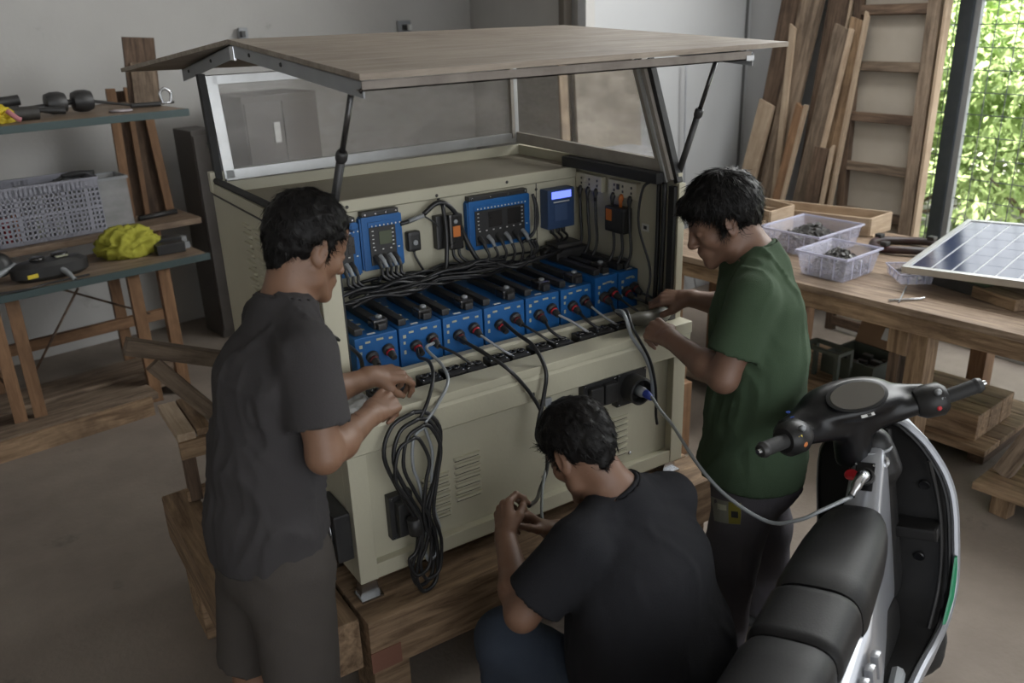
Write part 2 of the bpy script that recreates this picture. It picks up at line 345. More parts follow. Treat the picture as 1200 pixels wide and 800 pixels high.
def merge(parts):
    V = []; F = []; o = 0
    for v, f in parts: V.append(v); F.append(f + o); o += len(v)
    return np.concatenate(V), np.concatenate(F)
def keep(V, F, fn):
    c = V[F].mean(1); m = fn(c); F = F[m]; u = np.unique(F); mp = np.full(len(V), -1); mp[u] = np.arange(len(u)); return V[u], mp[F]
# ------------------------------------------------------------------ the room
bx('floor', (-3.6, -5.6, -0.1), (4.2, 4.4, 0.0), 'floor')['kind'] = 'structure'
def wall_line(name, a, b, z0, z1, t, m, parent=None):
    a = Vector((*a, 0)); b = Vector((*b, 0)); d = (b - a).normalized(); n = Vector((-d.y, d.x, 0)) * t
    bm = bmn(); prism(bm, [(a.x, a.y, z0), (b.x, b.y, z0), (b.x + n.x, b.y + n.y, z0), (a.x + n.x, a.y + n.y, z0)], (0, 0, z1 - z0)); return struct(name, bm, m, parent)
wy = lambda x: 3.98 + 0.158 * (x - 0.3)
wb_ = wall_line('wall_back', (-3.6, wy(-3.6)), (3.08, wy(3.08)), 0, 3.8, 0.12, 'plaster')
wall_line('wall_corner', (3.08, wy(3.08)), (2.65, 2.35), 0, 3.8, 0.06, 'plaster')
wb2 = wall_line('wall_alcove', (2.65, 2.35), (4.2, 2.35), 0, 3.8, 0.08, 'panelw')
bx('wall_right', (4.08, 1.25, 0), (4.2, 2.4, 3.8), 'panelw')['kind'] = 'structure'
bx('wall_right_far', (4.08, -5.6, 0), (4.2, -2.6, 3.8), 'plaster')['kind'] = 'structure'
bx('wall_left', (-3.72, -5.6, 0), (-3.6, 4.4, 3.8), 'plaster')['kind'] = 'structure'
bx('wall_front_left', (-3.6, -5.7, 0), (-2.6, -5.6, 3.8), 'plaster')['kind'] = 'structure'
bx('wall_front_right', (2.6, -5.7, 0), (4.2, -5.6, 3.8), 'plaster')['kind'] = 'structure'
bx('ceiling', (-3.7, -5.7, 3.8), (4.3, 4.6, 3.9), 'plaster')['kind'] = 'structure'
bx('trim_1', (4.04, -2.6, 0), (4.22, 1.25, 0.07), 'concrete', bev=0.006)['kind'] = 'structure'
# joint strips and the pipe up the back wall
for k, (x, y, w) in enumerate(((4.035, 2.345, 0.02),)):
    bx('trim_%d' % (k + 2), (x - w / 2, y - 0.006, 0), (x + w / 2, y, 3.8), mat('joint_strip_%d' % k, (0.10, 0.10, 0.10), 0.7))['kind'] = 'structure'
tag(bx('wall_pipe', (2.60, 2.50, 0), (2.665, 2.565, 3.8), mat('brown_grey_pipe', (0.10, 0.085, 0.07), 0.6), bev=0.02), 'dark brown square downpipe standing in the recess of the back wall', 'pipe')

# ------------------------------------------------------------------ window opening with welded mesh on the right
wf = thing('mesh_screen', 'dark steel post and welded wire mesh filling the big opening on the right', 'window mesh', (4.1, 0.8, 0.07))
M['post'] = mat('dark_painted_post', (0.035, 0.045, 0.055), 0.5, 0.3, c2=(0.06, 0.07, 0.08), scale=9)
M['wire'] = mat('galvanised_wire', (0.17, 0.19, 0.20), 0.45, 0.7)
bx('post', (4.07, 0.79, 0.07), (4.15, 0.87, 3.8), 'post', wf, 0.006)
bx('edge_angle', (4.085, 0.755, 0.07), (4.115, 0.79, 3.8), 'galv', wf)
for k in range(33):
    y = 1.13 - k * 0.115
    wire('mesh_wire', [(4.1, y, 0.07), (4.1, y, 3.3)], 0.0028, 'wire', wf, 0, 5)
for k in range(26):
    z = 0.14 + k * 0.118
    wire('mesh_wire', [(4.104, 1.24, z), (4.104, -2.6, z)], 0.0028, 'wire', wf, 0, 5)

# ------------------------------------------------------------------ outside
bx('ground_outside', (4.2, -9, -0.12), (24, 16, -0.03), 'paving')['kind'] = 'structure'
M['leaf'] = mat('fresh_leaves', (0.30, 0.43, 0.13), 0.5, c2=(0.50, 0.62, 0.30), scale=2.2, contrast=0.9)
M['leaf2'] = mat('dark_leaves', (0.14, 0.25, 0.06), 0.5, c2=(0.28, 0.42, 0.14), scale=2.5, contrast=0.9)
M['bark'] = mat('bark', (0.16, 0.12, 0.08), 0.9, c2=(0.10, 0.075, 0.05), scale=20)
for _k in ('leaf', 'leaf2'):
    _b = M[_k].node_tree.nodes['Principled BSDF']; _b.inputs['Transmission Weight'].default_value = 0.0; _b.inputs['Subsurface Weight'].default_value = 0.0
def leaf_mesh(name, centers, n, size, seed):
    rg = np.random.default_rng(seed); c = np.array(centers)
    idx = rg.integers(0, len(c), n); u = rg.normal(size=(n, 3)); u /= np.linalg.norm(u, axis=1)[:, None]
    rad = c[idx, 3] * (0.75 + 0.3 * rg.random(n)); p = c[idx, :3] + u * rad[:, None] * np.array([1, 1, 0.85])
    p[:, 2] = np.maximum(p[:, 2], 0.03)
    d = u + rg.normal(size=(n, 3)) * 0.6; d[:, 2] -= 0.5; d /= np.linalg.norm(d, axis=1)[:, None]
    s = np.cross(d, rg.normal(size=(n, 3))); s /= np.linalg.norm(s, axis=1)[:, None]
    nn = np.cross(d, s); L = size * (0.6 + 0.8 * rg.random(n)); W = L * 0.27
    v = np.empty((n, 6, 3))
    v[:, 0] = p; v[:, 1] = p + d * (L * .45)[:, None] + s * W[:, None] + nn * (L * .08)[:, None]; v[:, 2] = p + d * L[:, None] - nn * (L * .12)[:, None]
    v[:, 3] = p + d * (L * .45)[:, None] - s * W[:, None] + nn * (L * .08)[:, None]; v[:, 4] = p + d * (L * .35)[:, None]; v[:, 5] = v[:, 2]
    q = np.arange(n)[:, None] * 6; f = np.concatenate([q + np.array([[0, 1, 2, 4]]), q + np.array([[0, 4, 2, 3]])])
    me = bpy.data.meshes.new(name); me.from_pydata(v.reshape(-1, 3).tolist(), [], f.tolist()); return me
def bush(loc, h, w, seed, m, label, n=9000, size=0.085):
    rg = random.Random(seed); t = thing('shrub', label, 'shrub', loc, 0, 'greenery outside the mesh')
    cs = [(loc[0] + rg.uniform(-w, w), loc[1] + rg.uniform(-w, w), rg.uniform(0.25, h), rg.uniform(0.28, 0.5)) for _ in range(26)]
    bm = bmn()
    for c in cs[:14]: tube(bm, [(loc[0] + rg.uniform(-.1, .1), loc[1], -0.03), ((loc[0] + c[0]) / 2, (loc[1] + c[1]) / 2, c[2] * .55), c[:3]], [0.03, 0.02, 0.008], 6, 4)
    obj('stems', bm, 'bark', t)
    obj_me('foliage', leaf_mesh('foliage', cs, n, size, seed), m, t)['kind'] = 'stuff'
bush((6.3, 2.7, 0), 1.9, 0.8, 3, 'leaf', 'bright leafy shrub outside the mesh, nearest the dark steel post')
bush((6.6, 1.3, 0), 1.7, 0.8, 4, 'leaf', 'bright leafy shrub outside the mesh at the right edge')
bush((8.2, 3.9, 0), 2.6, 1.2, 5, 'leaf', 'tall pale green tree crown well behind the mesh shrubs', 9000, 0.12)
bush((8.6, 1.6, 0), 2.6, 1.2, 6, 'leaf2', 'tall dark green tree crown behind the shrub at the right edge', 9000, 0.12)
bush((7.6, -0.2, 0), 2.3, 1.0, 8, 'leaf', 'low leafy shrub outside, beyond the solar panel', 7000, 0.10)

# ------------------------------------------------------------------ planks and board screen against the right wall
screen = thing('board_screen', 'tall wooden frame with tan boards leaning beside the mesh opening', 'wooden screen', (3.72, 1.05, 0))
def lean(z, y): return Vector((4.045 - 0.335 * (2.2 - z) / 2.2, y, z))
def edge(y0, y1, z): return y0 + (y1 - y0) * z / 1.92
UPV = Vector((0.99, 0, -0.15))
sr0, sr1 = (0.775, 0.965), (1.20, 1.45)
board('stile', lean(0, sr0[0]), lean(2.35, sr0[1] + .04), 0.075, 0.05, 'wood_grey', screen, UPV)
board('stile', lean(0, 0.727), lean(2.35, 0.93), 0.018, 0.056, 'wood_pale', screen, UPV)
board('stile', lean(0, sr1[0]), lean(2.35, sr1[1] + .05), 0.05, 0.045, 'wood_dark', screen, UPV)
for k, z in enumerate((0.06, 0.45, 0.735, 1.0, 1.285, 1.57, 1.88, 2.2)):
    a = lean(z, edge(*sr0, z) + .03); b = lean(z, edge(*sr1, z) - .02)
    board('rail', a, b, 0.055, 0.042, 'wood_grey' if k % 2 else 'wood_dark', screen, UPV)
    if k < 7:
        z2 = (0.45, 0.735, 1.0, 1.285, 1.57, 1.88, 2.2)[k]; bm = bmn(); o_ = Vector((0.02, 0, 0))
        prism(bm, [a + o_, b + o_, lean(z2, edge(*sr1, z2) - .02) + o_, lean(z2, edge(*sr0, z2) + .03) + o_], (0.01, 0, 0)); obj('panel', bm, 'tanboard', screen)
def plank(b, t, w, th, m, label, off=0.0):
    # b, t = (y, z) at foot and top
    A = lean(b[1], b[0]) - Vector((off, 0, 0)); B = lean(t[1], t[0]) - Vector((off, 0, 0))
    tag(board('timber_plank', A, B, w, th, m, None, UPV, jit=random.uniform(-.02, .02)), label, 'plank', 'timber planks leaning on the right wall')
plank((2.0, 0.02), (1.93, 2.25), 0.17, 0.03, 'wood_dark', 'widest dark leaning plank, nearest the grey sheet wall')
plank((2.11, 0.02), (1.965, 1.33), 0.125, 0.03, 'wood_pale', 'short pale sawn plank at the left end of the leaning timber', 0.05)
plank((1.885, 0.02), (1.745, 2.3), 0.165, 0.03, 'wood_grey', 'grey brown plank second from the sheet wall, full height', 0.03)
plank((1.70, 0.02), (1.855, 1.80), 0.045, 0.02, 'wood_pale', 'thin pale batten lying across the grey brown plank', 0.062)
plank((1.56, 0.02), (1.595, 2.3), 0.15, 0.03, 'wood_dark', 'full height dark plank in the middle of the leaning timber', 0.0)
plank((1.47, 0.02), (1.50, 2.35), 0.018, 0.03, 'wood_pale', 'slim pale batten standing on edge beside the middle dark plank', 0.01)
plank((1.77, 0.02), (1.65, 1.33), 0.075, 0.03, 'wood_warm', 'short reddish brown plank in front of the leaning timber', 0.10)
plank((1.73, 0.02), (1.615, 1.34), 0.016, 0.035, 'wood_pale', 'short pale edge batten beside the reddish plank', 0.10)
plank((1.59, 0.02), (1.475, 1.79), 0.12, 0.03, 'wood_grey', 'mid height grey plank in front of the leaning timber', 0.07)
plank((1.52, 0.02), (1.41, 1.78), 0.018, 0.035, 'wood_pale', 'mid height pale batten on edge in front of the leaning timber', 0.08)
plank((1.42, 0.02), (1.405, 1.83), 0.11, 0.03, 'wood', 'light brown plank right beside the board screen', 0.03)
plank((1.345, 0.02), (1.345, 1.86), 0.02, 0.034, 'wood_pale', 'pale batten at the right end of the leaning timber', 0.05)
plank((1.45, 0.02), (1.44, 1.10), 0.10, 0.025, 'wood_dark', 'short dark board low in front of the leaning timber', 0.10)
plank((1.375, 0.02), (1.37, 1.11), 0.018, 0.03, 'wood_pale', 'short pale batten low beside the board screen', 0.10)

# ------------------------------------------------------------------ things seen through the canopy panes
st = thing('plywood_stack', 'large tan sheet leaning behind the cabinet, seen through the right pane', 'plywood sheet', (2.5, 2.2, 0))
board('sheet', (2.72, 2.12, 0.0), (2.72, 2.24, 1.66), 0.50, 0.02, 'tanboard', st, (0, -1, 0.06))
board('sheet', (2.40, 2.14, 0.0), (2.40, 2.26, 1.66), 0.06, 0.02, 'wood_pale', st, (0, -1, 0.06))
tb = thing('low_trolley', 'grey topped trolley behind the right pane of the canopy', 'trolley', (2.6, 1.75, 0))
bx('top', (2.05, 1.60, 1.14), (2.66, 1.95, 1.19), mat('grey_trolley', (0.30, 0.30, 0.31), 0.5), tb, 0.006)
bx('tray', (2.07, 1.62, 0.35), (2.64, 1.93, 0.38), 'galv', tb)
for x in (2.06, 2.62):
    for y in (1.61, 1.9): bx('leg', (x, y, 0), (x + .03, y + .03, 1.14), 'wood_grey', tb)
cb = thing('dark_cupboard', 'dark brown metal cupboard behind the left half of the canopy', 'cupboard', (1.06, 3.35, 0), TH)
cbm = mat('brown_grey_metal', (0.06, 0.052, 0.047), 0.55, c2=(0.09, 0.08, 0.072), scale=4)
bx('body', (-0.28, -0.05, 0), (0.22, 0.35, 1.52), cbm, cb, 0.006, local=True)
bx('door', (-0.27, -0.065, 0.05), (-0.035, -0.052, 1.48), cbm, cb, 0.003, local=True); bx('door', (-0.025, -0.065, 0.05), (0.21, -0.052, 1.48), cbm, cb, 0.003, local=True)
bx('label_plate', (-0.10, -0.072, 1.24), (-0.06, -0.0655, 1.36), 'white', cb, local=True)
c2_ = thing('narrow_cupboard', 'narrow dark cupboard standing beside the shelf behind the cabinet corner', 'cupboard', (0.565, 3.62, 0), TH)
bx('body', (-0.055, -0.12, 0), (0.10, 0.15, 1.33), cbm, c2_, 0.006, local=True); bx('door', (-0.048, -0.132, 0.05), (0.094, -0.121, 1.30), cbm, c2_, 0.003, local=True); bx('knob', (0.03, -0.145, 1.24), (0.05, -0.1325, 1.26), 'black', c2_, local=True)
for x, nm, lb in ((2.40, 'wall_socket', 'grey switch box fixed to the back wall above the canopy roof'), (1.10, 'wall_hook', 'small dark fitting on the back wall above the roof ridge')):
    t = thing(nm, lb, 'wall fitting', (x, wy(x) - 0.02, 1.86), TH)
    bx('body', (-0.055, -0.03, -0.04), (0.055, 0.0, 0.05), 'galv', t, 0.006, local=True) if nm == 'wall_socket' else bx('body', (-0.03, -0.03, -0.03), (0.03, 0.0, 0.04), 'galv', t, 0.006, local=True)
    bx('plug', (-0.03, -0.06, -0.02), (0.0, -0.031, 0.02), 'black', t, 0.004, local=True)
    if nm == 'wall_socket': bx('plug', (0.012, -0.06, -0.02), (0.042, -0.031, 0.02), 'white', t, 0.004, local=True)
tag(wire('hanging_wire', [(3.44, 2.30, 1.6), (3.46, 2.30, 1.0), (3.49, 2.29, 0.5), (3.60, 2.27, 0.03)], 0.007, 'cable_grey'), 'grey wire hanging down the sheet wall behind the man in green', 'wire')
# ------------------------------------------------------------------ left storage bench with two levels
SL = lambda s, d, z: Vector((-0.1, 2.66, z)) + RU * s + RV * d      # s along the front edge, d towards the wall
def sbox(name, s0, s1, d0, d1, z0, z1, m, parent=None, bev=0.003, grain=True):
    if grain: return board(name, SL(s0, (d0 + d1) / 2, (z0 + z1) / 2), SL(s1, (d0 + d1) / 2, (z0 + z1) / 2), abs(d1 - d0), abs(z1 - z0), m, parent, bev=bev)
    X = Matrix.Translation(SL(0, 0, 0)) @ Matrix.Rotation(TH, 4, 'Z')
    bm = bmn(); box(bm, (s0, d0, z0), (s1, d1, z1), bev); return obj(name, bm, m, parent, X=X)
sh = thing('storage_bench', 'long two level wooden storage bench with teal steel edges along the back wall', 'storage bench', tuple(SL(-0.8, 0.25, 0)), TH)
for k in range(6): sbox('shelf_board', -2.3, 0.47, 0.02 + k * .13, 0.148 + k * .13, 1.495, 1.525, 'bench', sh)
sbox('edge_strip', -2.3, 0.475, -0.004, 0.018, 1.490, 1.525, 'teal', sh, 0.002, False)
for k in range(3): sbox('shelf_board', -2.3, 0.45, 0.02 + k * .12, 0.138 + k * .12, 0.735, 0.765, 'bench', sh)
sbox('edge_strip', -2.3, 0.46, -0.004, 0.018, 0.730, 0.765, 'teal', sh, 0.002, False)
[sbox('shelf_board', -2.3, 0.66, 0.54 + k * .17, 0.705 + k * .17, 0.815, 0.85, 'bench', sh) for k in range(3)]; sbox('shelf_board', -2.3, 0.45, 0.382, 0.50, 0.735, 0.765, 'bench', sh)
for s, m in ((-0.60, 'wood_warm'), (-0.51, 'wood_warm'), (0.06, 'wood_warm'), (0.22, 'wood_warm'), (-1.7, 'wood_warm')):
    board('leg', SL(s, 0.07, 0), SL(s, 0.07, 0.735), 0.07, 0.06, m, sh, (1, 0, 0))
for s in (-1.7, -0.58, 0.12, 0.4): board('leg', SL(s, 0.62, 0), SL(s, 0.62, 0.815), 0.07, 0.06, 'wood_warm', sh, (1, 0, 0))
for s in (-2.2, -0.95): board('upright', SL(s, 0.7, 0.85), SL(s, 0.7, 1.495), 0.05, 0.05, 'wood_dark', sh, (1, 0, 0))
sbox('stretcher', -2.3, 0.35, 0.56, 0.6, 0.28, 0.34, 'wood_warm', sh)
for a, b in ((SL(-0.5, 0.10, 0.30), SL(-0.2, 0.10, 0.70)), (SL(-0.35, .35, .72), SL(0.2, .35, .40)), (SL(-.62, .1, .30), SL(-.8, .1, .7))): wire('brace_rod', [a, b], 0.006, 'wood_dark', sh, 0)
for k, (s1, z) in enumerate(((0.02, .075), (0.25, .06), (0.30, .075), (0.2, .05))): sbox('floor_board', -2.3, s1, -0.10 + k * .17, 0.06 + k * .17, z, z + .035, 'wood_grey', sh)
sbox('runner', -2.2, -2.1, -0.08, 0.55, 0, .05, 'wood_dark', sh); sbox('runner', -0.2, -0.1, -0.08, 0.55, 0, .05, 'wood_dark', sh)
sbox('kerb', -2.3, -0.02, -0.125, -0.10, 0.0, .10, 'wood', sh)

# old window frame and boards standing behind the bench
fr = thing('old_door_frame', 'old brown wooden frame leaning behind the storage bench', 'wooden frame', tuple(SL(0.3, 0.50, 0.83)), TH)
for s, s2, w in ((0.36, .385, .05), (0.46, .475, .03), (0.60, .565, .05)): board('stile', SL(s, .86, .852), SL(s2, .86, 1.60), w, .035, 'wood_warm', fr, (0, -1, 0))
board('board', SL(0.41, .90, .852), SL(0.42, .90, 1.58), .10, .015, 'wood_dark', fr, (0, -1, 0)); board('board', SL(0.53, .90, .852), SL(0.52, .90, 1.58), .12, .015, 'wood_dark', fr, (0, -1, 0))
b_ = thing('plywood_offcut', 'brown plywood offcut standing against the wall on the upper shelf', 'board', tuple(SL(0.3, 0.5, 1.525)), TH)
board('board', SL(0.46, .56, 1.527), SL(0.485, .56, 1.872), .165, .02, 'wood_dark', b_, (0, -1, 0)); board('board', SL(0.465, .54, 1.527), SL(0.48, .54, 1.74), .13, .012, 'wood_grey', b_, (0, -1, 0))

# lattice crate
def crate(o, sx, sy, sz, m, root, nx, nz, wall=.006):
    # four lattice walls: solid rim and ribs, rows of small holes
    def wallm(L, n, holes=True):
        bm = bmn(); zs = [0.02 + (sz - .075) * k / nz for k in range(nz + 1)]
        for z in zs: box(bm, (0, 0, z - .005), (L, wall, z + .005))
        for k in range(n + 1):
            x = L * k / n; wd = .010 if k % 5 else .020; box(bm, (max(0, x - wd / 2), 0, 0), (min(L, x + wd / 2), wall, sz))
        box(bm, (0, 0, sz - .055), (L, wall, sz)); box(bm, (0, -.008, sz - .014), (L, wall + .002, sz)); box(bm, (0, 0, 0), (L, wall, .018)); box(bm, (0, -.004, sz * .45), (L, wall, sz * .45 + .008)); return bm
    X = Matrix.Translation(o) @ Matrix.Rotation(TH, 4, 'Z')
    for nm, Y, L, n in (('side_wall', Matrix(), sx, nx), ('side_wall', Matrix.Translation((0, sy, 0)), sx, nx), ('end_wall', Matrix.Translation((wall, wall, 0)) @ Matrix.Rotation(PI / 2, 4, 'Z'), sy - wall, nx // 2), ('end_wall', Matrix.Translation((sx, wall, 0)) @ Matrix.Rotation(PI / 2, 4, 'Z'), sy - wall, nx // 2)):
        obj(nm, wallm(L, n), m, root, X=X @ Y)
    bm = bmn(); box(bm, (0, 0, 0), (sx, sy, .006)); obj('base', bm, m, root, X=X)
co = SL(-0.52, 0.60, 0.852)
cr = thing('lattice_crate', 'pale lilac grey plastic lattice crate on the lower shelf', 'crate', tuple(co), TH)
crate(co, 0.66, 0.30, 0.31, 'crate', cr, 28, 9)
for k, (dx, m, s) in enumerate(((.12, 'orange', .05), (.19, 'red', .045), (.24, 'orange', .04), (.35, 'ochre', .05), (.44, 'white', .04), (.50, 'gunk', .05))):
    q = co + RU * dx + RV * (.09 + .02 * (k % 2)); bm = bmn(); box(bm, (q.x - s / 2, q.y - s / 2, q.z + .008), (q.x + s / 2, q.y + s / 2, q.z + .12 + .02 * (k % 3)), .008)
    tag(obj('small_part_box', bm, m), ['orange', 'red', 'second orange', 'dull khaki', 'pale grey', 'dark'][k] + ' part showing through the crate holes', 'part box')
c2o = SL(0.0, 0.68, 0.854)
tag_ = thing('clear_bin', 'grey see-through plastic bin behind the lattice crate', 'bin', tuple(c2o), TH)
X = Matrix.Translation(c2o) @ Matrix.Rotation(TH, 4, 'Z'); bm = bmn()
for a, b in (((0, 0, 0), (.32, .004, .27)), ((0, .2, 0), (.32, .204, .27)), ((0, 0, 0), (.004, .2, .27)), ((.316, 0, 0), (.32, .2, .27)), ((0, 0, 0), (.32, .2, .004))): box(bm, a, b)
obj('bin_wall', bm, clear('grey_clear', (.42, .42, .42), .45, .3), tag_, X=X)
bm = bmn(); box(bm, (-.008, -.008, .265), (.328, .002, .28)); box(bm, (-.008, .202, .265), (.328, .212, .28)); box(bm, (-.008, 0, .265), (.002, .204, .28)); box(bm, (.318, 0, .265), (.328, .204, .28)); obj('rim', bm, 'galv', tag_, X=X)
q = c2o + RU * .03 + RV * .1
t = thing('bin_tool', 'black handled tool lying across the clear bin', 'hand tool', tuple(q + Vector((0, 0, .28))))
bm = bmn(); tube(bm, [q + Vector((-.02, 0, .305)), q + Vector((.06, .01, .31)), q + Vector((.15, .02, .305))], [.013, .016, .014], 8, 4); obj('handle', bm, 'black', t)
wire('shaft', [q + Vector((-.16, -.06, .235)), q + Vector((-.08, -.02, .27)), q + Vector((-.02, 0, .300))], .010, 'black', t)
# cloth heap
def heap(name, c, r, h, m, seed, label, cat, amp=.25):
    rg = random.Random(seed); bm = bmn(); bmesh.ops.create_icosphere(bm, subdivisions=5, radius=1)
    from mathutils import noise as mn
    for v in bm.verts:
        p = v.co.copy(); q_ = p * 1.7 + Vector((seed, 0, 0))
        n = 1 - abs(mn.noise(q_ + Vector((mn.noise(p * 1.1 + Vector((seed, 5, 5))),) * 3) * 1.6)) * 2; n2 = 1 - abs(mn.noise(p * 4 + Vector((3, seed, 1)) + p.cross(Vector((.3, .5, .9))) * 2)) * 2
        k = 1 + amp * (n - .5) + amp * .4 * (n2 - .5); p = p * k
        if p.z < -.5: p.z = -.5
        v.co = Vector((c[0] + p.x * r[0], c[1] + p.y * r[1], c[2] + (p.z + .5) * h / 1.5))
    return tag(obj(name, bm, m, None, True), label, cat)
q = SL(0.14, 0.30, .767); heap('yellow_cloth', q, (.150, .11, 0), .155, 'clothy', 4, 'crumpled yellow cloth lying on the lower shelf of the bench', 'cloth', .30)
# black tool box / reel with yellow badge
q = SL(-0.29, 0.17, .767)
t = thing('tool_case', 'black cordless tool case with a yellow badge in front of the lattice crate', 'tool case', tuple(q), TH)
X = Matrix.Translation(q) @ Matrix.Rotation(TH, 4, 'Z'); bm = bmn(); lathe(bm, [(.10, 0), (.125, .02), (.125, .07), (.10, .09), (.05, .095)], X @ Matrix.Diagonal((1.45, .62, 1, 1)), 24); obj('case', bm, 'black', t, math.radians(35))
bm = bmn(); box(bm, (-.14, -.07, .03), (-.09, -.078, .05), .003, X @ Matrix.Rotation(.15, 4, 'Z')); obj('badge', bm, 'yellow', t)
bm = bmn(); tube(bm, [X @ Vector((.03, -.05, .05)), X @ Vector((.05, -.09, .03)), X @ Vector((.065, -.15, .0))], [.018, .014, .010], 8, 3); obj('nozzle', bm, 'galv', t)
bm = bmn(); tube(bm, [X @ Vector((.06, -.135, .006)), X @ Vector((.075, -.165, -.015))], .008, 8); obj('nozzle_tip', bm, 'black', t)
for dx, dy, r in ((-.05, 0, .035), (.06, .02, .04)):
    bm = bmn(); lathe(bm, [(r, 0), (r, .014), (r * .6, .02)], X @ Matrix.Translation((dx, dy, .093)), 16); obj('cap', bm, 'black_gloss', t)
bm = bmn(); box(bm, (.03, -.03, .096), (.09, .02, .102), .002, X); obj('paper_label', bm, 'ochre', t)
q = SL(-0.60, 0.17, .767)
t = thing('grinder', 'black angle tool with grey shaft at the left edge of the lower shelf', 'power tool', tuple(q), TH)
X = Matrix.Translation(q) @ Matrix.Rotation(TH, 4, 'Z'); bm = bmn(); lathe(bm, [(.055, -.015), (.06, 0), (.06, .03), (.02, .04)], X @ Matrix.Translation((.10, .06, .09)) @ Matrix.Rotation(PI / 2 - .3, 4, 'X'), 20); obj('wheel_guard', bm, 'black', t)
bm = bmn(); tube(bm, [X @ Vector((-.05, -.03, .02)), X @ Vector((.06, .0, .05)), X @ Vector((.17, .03, .085))], [.012, .015, .012], 8, 3); obj('shaft', bm, 'galv', t)
bm = bmn(); tube(bm, [X @ Vector((-.10, -.0, .045)), X @ Vector((0, .0, .05))], .04, 12); obj('body', bm, 'black', t)
tag(wire('loose_flex', [SL(-.78, .02, .772), SL(-.6, .03, .773), SL(-.45, -.0, .772), SL(-.35, .03, .772), SL(-.15, .04, .772)], .005, 'cable'), 'thin black flex trailing along the lower shelf edge', 'flex')
tag(wire('yellow_strap', [SL(-.70, .03, .780), SL(-.62, .035, .782), SL(-.57, .02, .777)], .009, 'glovey'), 'short yellow strap on the lower shelf at the left edge', 'strap')
# black charger boxes at the right end of the lower shelf
for k, (s, d, l, w, h, lb) in enumerate(((.235, .14, .15, .07, .055, 'black boxy charger at the front right end of the lower shelf'), (.25, .27, .17, .08, .06, 'black charger brick behind the front one on the lower shelf'))):
    q = SL(s, d, .768); t = thing('charger_brick', lb, 'charger', tuple(q), TH - .1)
    bx('body', (0, 0, 0), (l, w, h), 'black', t, .006, local=True); bx('end_plug', (l, .015, .012), (l + .03, w - .02, h - .01), 'galv', t, .003, local=True)
tag(wire('black_bar', [SL(.36, .72, .866), SL(.60, .76, .866)], .016, 'black', None, 0), 'black bar lying on the rear board by the frame foot', 'bar')
# upper shelf things
q = SL(-.30, .20, 1.527)
heap('yellow_glove', q + RU * -.10 + RV * -.05, (.10, .05, 0), .085, 'glovey', 9, 'yellow rubber glove at the left end of the upper shelf', 'glove', .3)
tag(wire('pink_finger', [q + RU * -.03 - RV * .10 + Vector((0, 0, .055)), q + RU * .0 - RV * .125 + Vector((0, 0, .02)), q + RU * .015 - RV * .13 + Vector((0, 0, .012))], .012, 'pink'), 'pink rubber tip hanging out of the yellow glove', 'glove tip')
def rod_tool(name, pts, rs, m, label, cat='hand tool', handle=None):
    t = thing(name, label, cat, tuple(pts[0])); bm = bmn(); tube(bm, pts, rs, 10, 4); obj('body', bm, m, t, math.radians(40))
    if handle: bm = bmn(); tube(bm, handle[0], handle[1], 10, 4); obj('handle', bm, 'black', t, math.radians(40))
V3 = lambda a, s, d, z: a + RU * s + RV * d + Vector((0, 0, z))
rod_tool('heat_gun', [V3(q, -.16, .12, .075), V3(q, -.05, .12, .075), V3(q, .08, .12, .085)], [.028, .032, .026], 'black', 'black heat gun at the back of the upper shelf', handle=([V3(q, -.12, .08, .035), V3(q, .06, .07, .035)], [.025, .03]))
rod_tool('polisher', [V3(q, .0, -.01, .03), V3(q, .12, -.01, .03)], [.034, .034], 'gunk', 'dark cylindrical tool with a bent handle beside the glove', handle=([V3(q, .12, -.01, .04), V3(q, .19, -.03, .035), V3(q, .235, -.04, .03)], [.012, .016, .018]))
t = thing('dumbbell', 'pair of round black weights on a short bar on the upper shelf', 'dumbbell', tuple(V3(q, .2, .1, 0)))
for dx in (.235, .36):
    bm = bmn(); lathe(bm, [(.02, -.05), (.045, -.045), (.054, -.02), (.054, .02), (.045, .045), (.02, .05)], Matrix.Translation(V3(q, dx, .10, .058)) @ Matrix.Rotation(TH, 4, 'Z') @ Matrix.Rotation(PI / 2, 4, 'Y'), 20); obj('weight', bm, 'black', t, math.radians(40))
bm = bmn(); tube(bm, [V3(q, .12, .085, .035), V3(q, .25, .10, .055), V3(q, .36, .10, .055), V3(q, .42, .10, .05), V3(q, .60, .06, .016)], [.018, .014, .014, .008, .006], 8, 4); obj('bar', bm, 'black', t)
rod_tool('file', [V3(q, .58, .06, .016), V3(q, .73, .05, .014)], [.012, .013], 'black', 'black handled file at the right end of the upper shelf')
bm = bmn(); lathe(bm, [(.055, 0), (.058, .004), (.03, .008)], Matrix.Translation(V3(q, .50, -.02, .001)), 20); tag(obj('paper_disc', bm, mat('pale_pink_paper', (.45, .40, .42), .8)), 'small pale pink disc lying flat on the upper shelf', 'disc')
t = thing('shackle', 'small steel shackle at the right end of the upper shelf', 'shackle', tuple(V3(q, .78, .1, 0)))
wire('bow', [V3(q, .77, .12, .004), V3(q, .76, .12, .06), V3(q, .79, .12, .085), V3(q, .82, .12, .06), V3(q, .81, .12, .004)], .008, 'steel', t); wire('pin', [V3(q, .75, .12, .012), V3(q, .83, .12, .012)], .007, 'steel', t, 0)
